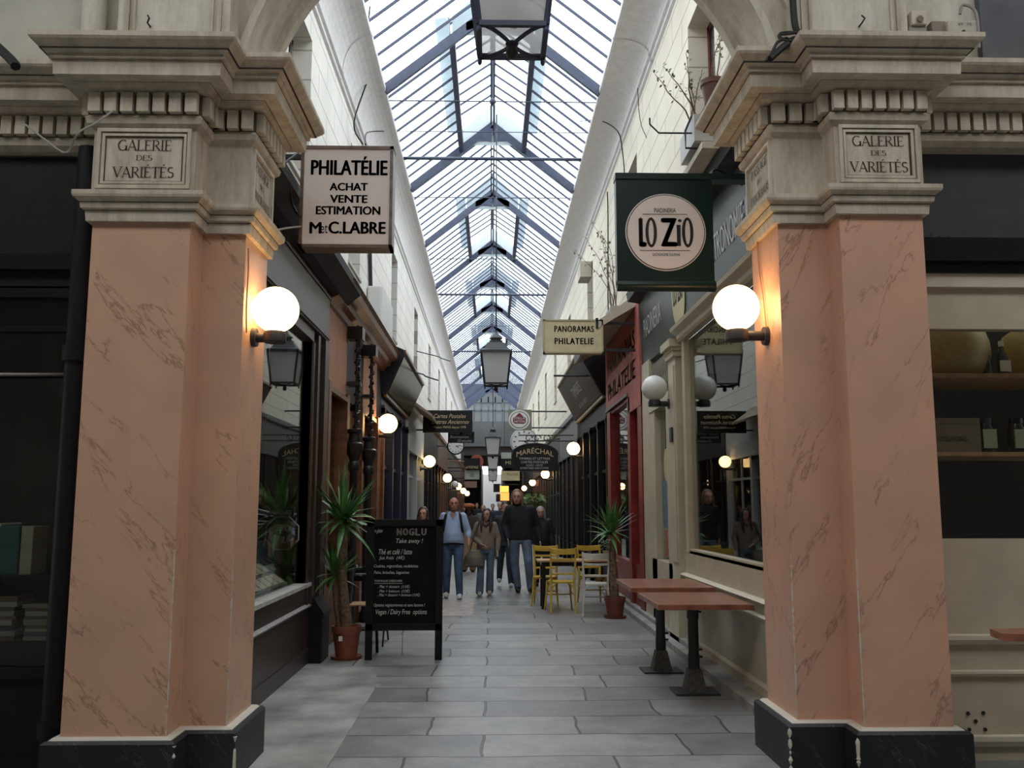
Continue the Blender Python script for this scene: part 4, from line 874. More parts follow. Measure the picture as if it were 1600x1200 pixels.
for px, nm in ((1541, 'dark jar with greenish label right next to the small carton'), (1590, 'dark jar with greenish label nearest the right picture edge')):
    c = P(px, 706, Y=ys + .12); j = thing('glass_jar', nm, 'jar', (c.x, ys + .12, z2))
    obj('body', MB().lathe([(.055, 0), (.06, .01), (.06, .17), (.045, .20), (.04, .23)], (c.x, ys + .12, z2), 18), MATS['dark bottle glass'], j)
    obj('lid', MB().lathe([(.046, .21), (.046, .245), (.04, .25)], (c.x, ys + .12, z2), 16), BLACK, j)
    obj('paper_label', MB().box(c.x - .048, c.x + .048, ys + .052, ys + .062, z2 + .03, z2 + .165), lab_g, j)
c = P(1490, 706, Y=ys + .06)
cb = thing('carton', 'brown printed carton on the middle shelf beside the right pillar', 'box', (c.x, ys + .06, z2))
obj('box', MB().box(c.x - .14, P(1534, 706, Y=ys + .06).x, ys + .06, ys + .25, z2, P(1500, 653, Y=ys + .06).z), mat('printed carton', (.19, .14, .095), .7), cb)
txt(cb, 'COLUVORO', (P(1488, 686, Y=ys + .06).x, ys + .06, P(1488, 686, Y=ys + .06).z), RX, UZ, .21, .035, CUT, bold=.02)
obj('printed_line', MB().box(c.x - .10, c.x + .17, ys + .056, ys + .06, z2 + .20, z2 + .203), CUT, cb)
tb = thing('wall_table', 'dark wood table corner at the right picture edge before the cream panels', 'table', (3.45, 5.5, 0))
zt_ = .90; q = P(1566, 990, Z=zt_)
obj('table_top', MB().prism([(q.x, q.y), (q.x + .9, q.y - .18), (q.x + .9, q.y + .35), (q.x + .04, q.y + .20)], zt_ - .04, zt_, 'XY'), TOPW, tb)
obj('leg', MB().tube([(q.x + .5, q.y + .1, 0), (q.x + .5, q.y + .1, zt_ - .04)], .04, 12), IRONF, tb)

# utility boxes and cables on the right cornice
def util(px0, px1, py0, py1, Yf, dep, m_, nm, lab, tx=None):
    a = P(px0, py0, Y=Yf); b = P(px1, py1, Y=Yf)
    t = thing(nm, lab, 'electrical box', ((a.x + b.x) / 2, Yf, b.z)); obj('box', MB().box(a.x, b.x, Yf, Yf + dep, b.z, a.z), m_, t, bevel=.008)
    if tx: txt(t, tx[0], P(tx[1], tx[2], Y=Yf), RX, UZ, tx[3], tx[4], INK)
    return t, a, b
Yu = 5.48
u1, a, b = util(1424, 1450, 15, 38, Yu, .10, mat('cream plastic box', (.55, .50, .40), .5), 'junction_box', 'cream doorbell box above the number plate on the right cornice')
c = P(1437, 30, Y=Yu - .004); obj('button', MB().cyl(c, c + Vector((0, -.01, 0)), .022), mat('brown ring', (.16, .11, .08), .5), u1)
u2, a, b = util(1420, 1450, 40, 61, Yu + .02, .12, mat('grey metal box', (.26, .24, .21), .5), 'meter_box', 'small grey numbered metal box standing on the right cornice', ('27  57', 1436, 54, .07, .016))
u3, a, b = util(1480, 1528, 31, 62, Yu + .02, .14, mat('dirty white plate', (.52, .48, .40), .6, noise=.2), 'switch_cabinet', 'wide pale numbered box at the outer end of the right cornice', ('27  75', 1507, 38, .09, .016))
c = P(1505, 50, Y=Yu + .015); obj('screw', MB().cyl(c, c + Vector((0, -.008, 0)), .012), CUT, u3)
util(1455, 1480, 32, 61, Yu + .05, .10, mat('brown metal box', (.24, .19, .15), .6), 'fuse_box', 'brown metal box between the two numbered boxes on the right cornice')
def cable(pts, r, lab, m_=None, name='cable'):
    # smooth the path
    p = [Vector(q) for q in pts]; out = []
    for i in range(len(p) - 1):
        a0, a1, a2, a3 = p[max(i - 1, 0)], p[i], p[i + 1], p[min(i + 2, len(p) - 1)]
        for k in range(5):
            u = k / 5; out.append(.5 * ((2 * a1) + (a2 - a0) * u + (2 * a0 - 5 * a1 + 4 * a2 - a3) * u * u + (3 * a1 - a0 - 3 * a2 + a3) * u ** 3))
    out.append(p[-1]); return tag(obj(name, MB().tube(out, r, 7), m_ or CABLE), lab, 'cable')
yy = 5.45
cable([P(1238, -20, Y=yy), P(1240, 20, Y=yy), P(1245, 48, Y=yy), P(1262, 58, Y=yy), P(1240, 62, Y=yy - .03), P(1222, 75, Y=yy - .1), P(1203, 92, Y=yy - .12)], .022, 'thick black cable coming down beside the arch onto the right cornice')
coil = []
for i in range(34):
    a = i * .75; coil.append(P(1240 + 22 * math.cos(a) + rn.uniform(-3, 3), 57 + 6 * math.sin(a) + rn.uniform(-2, 2), Y=yy - .06 + .03 * math.sin(a * .37)))
cable(coil, .008, 'tangled coil of black cable lying on the right cornice')
cable([P(1230, 60, Y=5.4), P(1215, 66, Y=5.36), P(1205, 85, Y=5.34), P(1196, 96, Y=5.34)], .010, 'black cable end hanging over the right cornice edge')
cable([P(1530, 75, Y=5.4), P(1525, 20, Y=5.45), P(1505, 8, Y=5.5), P(1500, 22, Y=5.5)], .010, 'bent grey conduit above the outer end of the right cornice', CABLEW)
cable([P(330, 60, Y=5.6), P(322, 20, Y=5.6), P(328, -20, Y=5.6)], .016, 'black cable rising beside the arch above the left cornice')
cable([P(-5, 72, Y=5.5), P(10, 86, Y=5.45), P(22, 98, Y=5.4), P(24, 104, Y=5.38)], .030, 'thick black cable stub at the far left above the cornice')
cable([P(40, 195, Y=5.2), P(70, 218, Y=5.15), P(98, 238, Y=5.1), P(110, 232, Y=5.1), P(122, 208, Y=5.05), P(150, 192, Y=5.1), P(178, 172, Y=5.2)], .006, 'thin grey wire sagging from the left cornice past the inscription', CABLEW)
cable([P(470, 236, Y=7.0), P(440, 262, X=-1.6), P(452, 290, X=-1.6), P(457, 320, X=-1.62), P(470, 340, Y=7.0)], .010, 'black cable looping from the left cornice to the white light-box sign')
cable([P(418, 366, X=-1.55), P(440, 358, Y=6.6), P(470, 354, Y=7.0)], .008, 'grey wire from the left pillar capital to the white light-box sign', CABLEW)
cable([P(388, 388, X=-1.545), P(388, 420, X=-1.548), P(385, 480, X=-1.548), P(385, 520, X=-1.548)], .005, 'thin wire running down the left pillar to its globe lamp', TERRA)
cable([P(1183, 372, X=1.845), P(1186, 420, X=1.845), P(1193, 470, X=1.845), P(1197, 512, X=1.845)], .005, 'thin wire running down the right pillar to its globe lamp', TERRA)
cable([P(578, 10, X=-1.75), P(572, 80, X=-1.85), P(575, 120, X=-1.88), P(553, 192, X=-2.0), P(567, 225, X=-1.95)], .012, 'dark cable on the left cove dropping to the white light-box sign', CABLE)
cable([P(600, 205, X=-1.75), P(574, 207, X=-1.9), P(571, 226, Y=9.4)], .010, 'short cable bending from the left cove to the white light-box sign')
cable([P(905, 190, X=1.72), P(935, 188, X=1.8), P(965, 205, X=2.0), P(973, 240, X=2.1), P(976, 275, X=2.12)], .010, 'dark cable running from the right cove down the cream wall')
cable([P(1010, 215, X=2.15), P(998, 170, X=2.15), P(994, 20, X=2.15)], .006, 'fine wire on the cream wall near the potted geraniums')
cable([P(578, 395, X=-2.06), P(579, 440, X=-2.06), P(580, 475, X=-2.06), P(586, 478, X=-2.06)], .035, 'dark pipe on the left wall under the white light-box sign', IRONF, 'wall_pipe')
cable([P(949, 300, X=2.16), P(950, 340, X=2.16), P(950, 460, X=2.16), P(951, 500, X=2.16)], .012, 'dark cable down the cream wall above the yellowed sign', CABLE)
ww = thing('wall_unit', 'white box-shaped ventilation unit on the left wall above the brown cornice', 'wall unit', (-2.0, 15.6, 4.6))
a = P(583, 470, X=-2.06); b = P(608, 530, X=-1.8)
obj('casing', MB().box(-2.09, -1.84, 14.9, 16.6, 4.55, 5.25), mat('white casing', (.62, .62, .60), .5), ww, bevel=.03)
obj('bracket', MB().box(-2.09, -1.86, 15.0, 15.1, 4.42, 4.55).box(-2.09, -1.86, 16.3, 16.4, 4.42, 4.55), BLACK, ww)
a = P(893, 400, X=2.0); vb = tag(obj('wall_box', MB().box(1.94, 2.19, 19.5, 20.1, 6.6, 6.95), mat('pale wall box', (.50, .46, .38), .7)), 'small pale square box on the right wall under the cove', 'wall box')

# ================================================================== HANGING SIGNS
PANEL = {}
def board_sign(name, lab, px0, px1, py0, py1, Y, dep, bodym, framem=None, fw=.0, hang=None, facem=None):
    a = P(px0, py0, Y=Y); b = P(px1, py1, Y=Y); cx, cz = (a.x + b.x) / 2, (a.z + b.z) / 2
    t = thing(name, lab, 'sign', (cx, Y, b.z))
    if framem:
        f = MB().box(a.x, b.x, Y, Y + dep, b.z, b.z + fw).box(a.x, b.x, Y, Y + dep, a.z - fw, a.z).box(a.x, a.x + fw, Y, Y + dep, b.z, a.z).box(b.x - fw, b.x, Y, Y + dep, b.z, a.z)
        obj('frame', f, framem, t)
        obj('panel', MB().box(a.x + fw * .9, b.x - fw * .9, Y + .012, Y + dep - .012, b.z + fw * .9, a.z - fw * .9), facem or bodym, t)
    else: obj('panel', MB().box(a.x, b.x, Y, Y + dep, b.z, a.z), bodym, t)
    PANEL[t.name] = [q for q in S.objects if q.parent == t and q.name.startswith('panel')][-1]
    if hang is not None:
        o = a.x if hang < 0 else b.x; wx = XL + .0 if hang < 0 else XR
        f = MB()
        for zz in (a.z - (a.z - b.z) * .08, b.z + (a.z - b.z) * .12): f.beam((o, Y + dep / 2, zz), (wx - (hang * -.0), Y + dep / 2, zz), .03, .04)
        obj('bracket', f, IRONF, t)
    return t, a, b
def pt(t, s, px, py, Y, wpx, hpx, m_=None, **k):
    c = P(px, py, Y=Y); sc = (P(px + 1, py, Y=Y) - c).x
    return txt(PANEL.get(t.name, t), s, c, RX, UZ, wpx * sc, hpx * sc, m_, **k)
Y = 7.0
t, a, b = board_sign('lightbox_sign', 'white light-box sign with black lettering hanging beside the left pillar', 471, 612, 227, 387, Y, .17, SIGNW, BRONZ, .026, -1)
f_ = Y + .012
pt(t, 'PHILAT\u00c9LIE', 546, 259, f_, 120, 31, INK, bold=.020, space=1.0)
pt(t, 'ACHAT', 545, 292, f_, 60, 13, INK, bold=.035)
pt(t, 'VENTE', 545, 311, f_, 59, 13, INK, bold=.035)
pt(t, 'ESTIMATION', 544, 329, f_, 101, 14, INK, bold=.032)
pt(t, 'M', 493, 356, f_, 19, 19, INK, bold=.03); pt(t, 'et', 506.5, 358, f_, 11, 14, INK, bold=.0); pt(t, 'C.LABRE', 558, 356, f_, 90, 20, INK, bold=.03)
Y = 7.0
t, a, b = board_sign('hanging_sign', 'dark green square sign with round white emblem beside the right pillar', 962, 1117, 276, 446, Y, .10, GREEN2)
obj('top_rail', MB().box(a.x - .005, XR, Y - .01, Y + .11, a.z - .02, a.z + .03), GREEN2, t)
obj('bottom_roll', MB().tube([(a.x, Y + .03, b.z), (b.x + .01, Y + .03, b.z)], .045, 16), GREEN2, t)
c = P(1040, 363, Y=Y); sc = (P(1041, 363, Y=Y) - c).x
obj('emblem_ring', MB().disc(c + Vector((0, -.003, 0)), 63 * sc, RX, UZ, 48, .985, -.002), SIGNW, t)
obj('emblem_ring', MB().disc(c + Vector((0, -.007, 0)), 61.3 * sc, RX, UZ, 48, .985, -.001), INK, t)
obj('emblem', MB().disc(c + Vector((0, -.010, 0)), 60 * sc, RX, UZ, 48, .985, -.001), SIGNW, t)
fy = Y - .0112
pt(t, 'PIADINERIA', 1039, 329, fy, 34, 7.5, INK); pt(t, 'GASTRONOMIE ITALIENNE', 1041, 398, fy, 43, 4.5, INK)
pt(t, 'L', 1004, 363, fy, 12, 47, INK, bold=.03)
for (x0, ry) in ((1017.5, 24), (1074.5, 24)):
    cc = P(x0, 363, Y=fy - .003); rg = MB(); A = []; B = []
    for k in range(33): q = 2 * PI * k / 32; A.append(cc + Vector((9 * sc * math.cos(q), 0, ry * sc * math.sin(q)))); B.append(cc + Vector((4 * sc * math.cos(q), 0, (ry - 4.5) * sc * math.sin(q))))
    rg.add(A + B, [(k, k + 1, 33 + k + 1, 33 + k) for k in range(32)]); obj('lettering', rg, INK, t)
pt(t, 'Z', 1045, 363, fy, 26, 46, INK, bold=.025); pt(t, 'I', 1060.5, 368, fy, 6, 34, INK); pt(t, '.', 1062, 345, fy, 6, 5, INK)
for (py_, wd) in ((335, 70), (391.5, 78)): 
    q = P(1039, py_, Y=fy); obj('rule_line', MB().box(q.x - wd / 2 * sc, q.x + wd / 2 * sc, q.y - .003, q.y - .002, q.z - .002, q.z + .002), INK, t)
pt(t, '', 0, 0, fy, 1, 1) if False else None
cable([(b.x, Y + .05, a.z + .03), (b.x + .1, Y + .2, a.z + .14), (XR - .1, Y + .3, a.z + .05)], .012, 'black cable above the dark green square sign')
Y = 13.4
t, a, b = board_sign('lightbox_sign', 'yellowed rectangular light-box sign with black capitals on the right', 849, 943, 499, 552, Y, .16, SIGNC, mat('yellowed frame', (.44, .38, .24), .5), .022, 1)
pt(t, 'PANORAMAS', 897, 514, Y + .012, 62, 10, INK, bold=.025, space=1.15); pt(t, 'PHILATELIE', 897, 533, Y + .012, 61, 10, INK, bold=.025, space=1.15)
Y = 22.0
t, a, b = board_sign('hanging_sign', 'black hanging board with gold script beside the pale grey shop', 661, 738, 641, 676, Y, .05, BLACK, hang=-1)
pt(t, 'Cartes Postales', 703, 650, Y, 50, 6.5, GOLD, shear=.35); pt(t, 'Lettres Anciennes', 704, 659, Y, 58, 6.5, GOLD, shear=.35); pt(t, 'Maison PRINS depuis 1978', 703, 668, Y, 50, 4.5, GOLD)
t, a, b = board_sign('hanging_sign', 'small black board with silver script hung under the gold script board', 700, 741, 674.5, 692, Y + .1, .04, BLACK)
pt(t, 'Achat  Vente', 720, 677, Y + .1, 34, 4, SILV, shear=.3); pt(t, 'Estimation', 718, 682.5, Y + .1, 29, 4, SILV, shear=.3); pt(t, 'Gratuite', 726, 688.5, Y + .1, 22, 4, SILV, shear=.3)
# clock left
Y = 30.5; c = P(712, 697, Y=Y); sc = (P(713, 697, Y=Y) - c).x
def clock(lab, c, r, numer=True, ringm=BLACKG):
    t = thing('clock', lab, 'clock', (c.x, c.y, c.z - r))
    obj('case', MB().loft([[(c.x + rr * math.cos(2 * PI * k / 28), c.y + dy, c.z + rr * math.sin(2 * PI * k / 28)) for k in range(28)] for rr, dy in ((r * .9, .0), (r, .02), (r, .14), (r * .9, .16))], True), ringm, t)
    obj('dial', MB().disc(c + Vector((0, -.004, 0)), r * .86, RX, UZ, 28, 1, -.004), WHITE, t)
    for k in range(12):
        a_ = PI / 2 - k * PI / 6; d = Vector((math.cos(a_), 0, math.sin(a_)))
        obj('hour_mark', MB().beam(c + d * r * .62 + Vector((0, -.011, 0)), c + d * r * .78 + Vector((0, -.011, 0)), r * .07, .003, (0, 1, 0)), INK, t)
    for L_, a_ in ((.40, -.45), (.62, .15)):
        d = Vector((math.cos(a_), 0, math.sin(a_))); obj('hand', MB().beam(c + Vector((0, -.014, 0)), c + d * r * L_ + Vector((0, -.014, 0)), r * .06, .003, (0, 1, 0)), INK, t)
    return t
clock('round black framed clock with gold lower rim under the small silver script board', c, 13.5 * sc)
cable([c + Vector((-.1, .08, 0)), Vector((SL, Y + .08, c.z))], .02, 'iron arm carrying the round black framed clock', IRONF, 'wall_bracket')
Y = 29.0; c = P(819, 690, Y=Y); sc = (P(820, 690, Y=Y) - c).x
clock('large pale round clock partly behind the arched black sign on the right', c, 22 * sc, ringm=ZINC)
cable([c + Vector((.2, .08, 0)), Vector((SR, Y + .08, c.z + .1))], .02, 'iron arm carrying the large pale clock', IRONF, 'wall_bracket')
# round beer emblem sign
Y = 26.5
t, a, b = board_sign('hanging_sign', 'square dark beer sign with oval red and white emblem above the large clock', 794, 831, 640, 672, Y, .12, mat('sign grey green', (.20, .20, .15), .5), hang=1)
c = P(811.5, 656, Y=Y); sc = (P(812, 656, Y=Y) - P(811, 656, Y=Y)).x
obj('emblem', MB().disc(c + Vector((0, -.003, 0)), 17 * sc, RX, UZ, 32, .92, -.004), WHITE, t)
obj('emblem', MB().disc(c + Vector((0, -.010, 0)), 14.6 * sc, RX, UZ, 32, .92, -.004), mat('emblem grey', (.22, .21, .2), .5), t)
obj('emblem', MB().disc(c + Vector((0, -.017, 0)), 13 * sc, RX, UZ, 32, .92, -.004), WHITE, t)
obj('emblem', MB().prism([(c.x - 10 * sc, c.z - 4 * sc), (c.x - 7 * sc, c.z - 6 * sc), (c.x + 7 * sc, c.z - 6 * sc), (c.x + 10 * sc, c.z - 4 * sc), (c.x + 10 * sc, c.z + 3 * sc), (c.x + 6 * sc, c.z + 5 * sc), (c.x + 2.5 * sc, c.z + 9 * sc), (c.x, c.z + 11 * sc), (c.x - 2.5 * sc, c.z + 9 * sc), (c.x - 6 * sc, c.z + 5 * sc), (c.x - 10 * sc, c.z + 3 * sc)], c.y - .026, c.y - .021, 'XZ'), mat('emblem red', (.16, .02, .03), .5), t)
pt(t, 'STELLA', 811.5, 653.5, Y - .027, 17, 3.4, WHITE); pt(t, 'ARTOIS', 811.5, 658.5, Y - .027, 17, 3.4, WHITE)
# arched black sign
Y = 24.0; c = P(836, 736, Y=Y); sc = (P(837, 736, Y=Y) - c).x
t = thing('hanging_sign', 'black arched board with gold capitals below the large pale clock', 'sign', (c.x, Y, c.z))
poly = [(c.x - 36 * sc, c.z), (c.x + 36 * sc, c.z)] + [(c.x + 36 * sc * math.cos(a_), c.z + (26 + 17 * math.sin(a_)) * sc) for a_ in [PI * i / 16 for i in range(17)]]
obj('panel', MB().prism(poly, Y, Y + .05, 'XZ'), BLACK, t)
obj('edge', MB().tube([(p[0], Y + .0, p[1]) for p in poly[2:]], .018, 6), IRONF, t)
def on(px, py): return P(px, py, Y=Y)
txt(t, 'MAR\u00c9CHAL', on(836, 703.5), RX, UZ, 58 * sc, 10 * sc, GOLD, bend=5.5 * sc)
pt(t, 'TIMBRES ET LETTRES', 835, 716.5, Y, 48, 3.4, SILV); pt(t, 'CARTES POSTALES', 835, 722, Y, 42, 3.4, SILV); pt(t, 'ACHAT - VENTE', 835, 727, Y, 26, 3, SILV); pt(t, 'EXPERTISES GRATUITES', 835, 731.5, Y, 44, 3, SILV)
br = MB()
for zz in (c.z + 47 * sc, c.z + 56 * sc): br.tube([(c.x - 26 * sc, Y + .02, zz), (XR, Y + .02, zz)], .016, 6)
for k in range(3):
    q0 = Vector((c.x - 10 * sc + k * 14 * sc, Y + .02, c.z + 51 * sc)); br.tube([q0 + Vector((math.cos(v) * .10 * (1 - v / 9), 0, math.sin(v) * .10 * (1 - v / 9))) for v in [i * .5 for i in range(14)]], .012, 5)
br.tube([(c.x, Y + .02, c.z + 43 * sc), (c.x, Y + .02, c.z + 56 * sc)], .012, 5)
obj('wrought_bracket', br, IRONF, t)
far_signs = [
 ('hanging_sign', 'arched black sign with small gold crest far down the left', 726, 750, 716, 733, 38, BLACK, 'LA POSTALE', GOLD, 737, 730, 20, 4),
 ('hanging_sign', 'pale framed banknote-like board under the arched black sign on the left', 726, 749, 735, 749, 38.2, mat('pale green board', (.42, .46, .40), .5), None, None, 0, 0, 0, 0),
 ('hanging_sign', 'dull pink board hanging lowest on the far left', 726, 745, 752, 762, 42, mat('dull pink board', (.30, .17, .13), .5), None, None, 0, 0, 0, 0),
 ('hanging_sign', 'small black board with gold initials left of the arched black sign', 783, 800, 717, 731, 33, BLACK, 'MI', GOLD, 794, 723, 8, 5),
 ('hanging_sign', 'pale greenish blank board above the small black board with initials', 783, 799, 707, 716.5, 33, mat('pale green board', (.42, .46, .40), .5), None, None, 0, 0, 0, 0),
 ('hanging_sign', 'cream board with black word just below the arched black sign', 784, 812, 736, 751, 35, SIGNC, 'PHILATELIE', INK, 801, 741, 18, 4),
 ('hanging_sign', 'dark oval-topped board far away beside the yellow lit sign', 771, 781, 756, 769, 50, BLACK, None, None, 0, 0, 0, 0),
 ('hanging_sign', 'small dark round-cornered board below the oval-topped one', 775, 784, 772, 784, 48, BLACK, None, None, 0, 0, 0, 0),
]
for (nm, lab, x0, x1, y0, y1, Yd, m_, tx, tm, tx_, ty_, tw, th_) in far_signs:
    t, a, b = board_sign(nm, lab, x0, x1, y0, y1, Yd, .06, m_, hang=(-1 if x1 < 768 else 1))
    if tx: pt(t, tx, tx_, ty_, Yd, tw, th_, tm)
    elif Yd == 38.2: obj('emblem', MB().disc(P(737.5, 742, Y=Yd) + Vector((0, -.003, 0)), .10, RX, UZ, 20, 1, -.003), mat('grey print', (.25, .28, .25), .6), t)
Yd = 40; c = P(745, 721, Y=Yd); t = tag(obj('round_sign', MB().tube([c + Vector((0, .03, 0)), Vector((SL, Yd + .03, c.z))], .02, 6).disc(c, .30, RX, UZ, 28, 1, .05), mat('brick red disc', (.28, .07, .04), .5)), 'round brick-red sign behind the arched sign on the far left', 'sign')
c = P(788, 765, Y=46); t = thing('lit_sign', 'glowing yellow sign far down the passage', 'sign', (c.x, 46, c.z - .4))
obj('hanging_rod', MB().tube([(c.x, 46.05, c.z + .17), (c.x, 46.05, 9.3)], .015, 6), IRONF, t)
obj('panel', MB().box(c.x - .22, c.x + .22, 46, 46.1, c.z - .12, c.z + .18), mat('lit yellow sign', (1, .6, .1), .5, emit=(1, .45, .08), es=1.6), t)
obj('panel', MB().box(c.x - .2, c.x + .24, 46, 46.1, c.z - .55, c.z - .14), mat('lit orange sign', (1, .5, .1), .5, emit=(1, .36, .08), es=1.3), t)
for k, (px, py, r_) in enumerate(((690, 605, .02), (735, 606, .02))): pass

# ================================================================== LAMPS
W1 = -1.56
cL = P(431, 484, Y=5.86); globe('lit opal globe lamp on the inner face of the left pillar', Vector((cL.x, 5.86, cL.z)), .150, -1.56)
cR = P(1150, 481, Y=6.0); globe('lit opal globe lamp on the inner face of the right pillar', Vector((cR.x, 6.0, cR.z)), .156, 1.86)
cc = P(1020, 608, Y=11.0); globe('unlit white globe lamp on the cream pilaster', Vector((cc.x, 10.9, cc.z)), .155, SR - .06, lit=False)
gl = [(606, 662, 14.6, -1, 'lit globe lamp beside the black ornate columns, nearest on the left shops'), (671, 721, 24.0, -1, 'lit globe lamp in front of the black shop on the left'),
      (699, 747, 33.0, -1, 'lit globe lamp on the brown shop below the round clock'), (716, 760, 42.5, -1, 'lit globe lamp far down on the left, first of the distant cluster'), (724, 767, 51, -1, 'lit globe lamp far down on the left, last but one'), (730, 771, 59, -1, 'lit globe lamp farthest away on the left side'),
      (896, 701, 21.9, 1, 'lit globe lamp on the black shop under the charcoal leaning fascia'), (852, 741, 33.0, 1, 'lit lamp just below the arched black sign'), (832, 754, 44, 1, 'lit globe lamp far down on the right, nearer of the distant pair'), (819, 763, 55, 1, 'lit globe lamp farthest away on the right side')]
for px, py, Yd, s, lab in gl:
    c = P(px, py, Y=Yd); globe(lab, c, .155, SL if s < 0 else SR)
cc = P(711, 757, Y=36.5); globe('unlit grey globe lamp between the distant lit globes on the left', cc, .14, SL, lit=False)
def lantern(lab, px, pyb, Yd, wb, ht=.60, ztop=9.3, cage=False):
    c = P(px, pyb, Y=Yd); cx, z0 = c.x, c.z; w0, w1 = wb / 2, wb / 2 * 1.32
    t = thing('hanging_lantern', lab, 'lantern', (cx, Yd, z0))
    f = MB()
    cor = [(-1, -1), (1, -1), (1, 1), (-1, 1)]
    for i, (a, b) in enumerate(cor):
        f.beam((cx + a * w0, Yd + b * w0, z0), (cx + a * w1, Yd + b * w1, z0 + ht), .028, .028)
        a2, b2 = cor[(i + 1) % 4]
        for zz, ww in ((z0, w0), (z0 + ht, w1)): f.beam((cx + a * ww, Yd + b * ww, zz), (cx + a2 * ww, Yd + b2 * ww, zz), .034, .034)
        f.sphere((cx + a * w0, Yd + b * w0, z0 - .035), .016, 8, 6, 1.8)
    zz0 = z0; ww = w0
    for i, (a, b) in enumerate(cor):
        f.tube([(cx + a * w0 * (1 - q) ** 1.0, Yd + b * w0 * (1 - q ** 1.8), z0 - .03 * q) for q in (0, .2, .4, .6, .8, 1)], .015, 6)
    obj('frame', f, IRON if cage else IRONF, t)
    for i, (a, b) in enumerate(cor):
        a2, b2 = cor[(i + 1) % 4]; i_ = .97
        obj('pane', MB().quad((cx + a * ww * i_, Yd + b * ww * i_, zz0), (cx + a2 * ww * i_, Yd + b2 * ww * i_, zz0), (cx + a2 * w1 * i_, Yd + b2 * w1 * i_, z0 + ht), (cx + a * w1 * i_, Yd + b * w1 * i_, z0 + ht)), FROST, t)
    obj('finial', MB().lathe([(.001, -.13), (.03, -.12), (.042, -.085), (.03, -.05), (.045, -.02), (.02, 0)], (cx, Yd, z0), 14), IRONF, t)
    r = MB(); r.lathe([(w1 * 1.5, 0), (w1 * 1.5, .03), (w1 * 1.15, .06), (w1 * .80, .19), (w1 * .62, .20), (w1 * .62, .24)], (cx, Yd, z0 + ht), 4, False, ph=PI / 4)
    r.lathe([(.09, .22), (.10, .28), (.13, .29), (.10, .33), (.05, .37), (.02, .42)], (cx, Yd, z0 + ht), 16)
    obj('cap', r, IRONF, t)
    b = MB(); b.tube([(cx + .03 * math.cos(k * .55), Yd + .03 * math.sin(k * .55), z0 + .10 + .0052 * k) for k in range(52)], .011, 6)
    b.lathe([(.03, .36), (.035, .46)], (cx, Yd, z0), 10); obj('spiral_bulb', b, mat('spiral bulb glass', (.62, .62, .60), .3), t)
    obj('hanging_rod', MB().tube([(cx, Yd, z0 + ht + .4), (cx, Yd, ztop)], .012, 8), IRONF, t)
    return t
lantern('large hanging lantern cut by the top picture edge in the arch', 800, 64, 5.65, .43, cage=True, ztop=5.9)
lantern('hanging lantern in the middle of the passage under the glass roof', 775, 601, 17.2, .43)
lantern('hanging lantern below the grey end wall, second of the small ones', 770, 711, 33, .42, ht=.62)
lantern('hanging lantern seen just under the second small one', 770, 733, 44, .42)
lantern('farthest hanging lantern near the bright passage end', 770, 751, 55, .42)
for (px, py, Yd, s, lab) in ((665, 588, 17.5, -1, 'thin iron lamp bracket on the left wall beyond the white unit'), (690, 560, 25, -1, 'thin iron bracket higher on the left wall near the cove')):
    c = P(px, py, Y=Yd); cable([Vector((XL, Yd, c.z + .2)), Vector((c.x - .1, Yd, c.z + .05)), c, c + Vector((.25, 0, -.08))], .014, lab, IRONF, 'wall_bracket')
cable([Vector((XR, 17.5, P(870, 587, Y=17.5).z)), P(865, 587, Y=17.5)], .02, 'straight iron bar crossing before the charcoal leaning fascia', IRONF, 'wall_bracket')
bx = P(1115, 560, X=2.0)

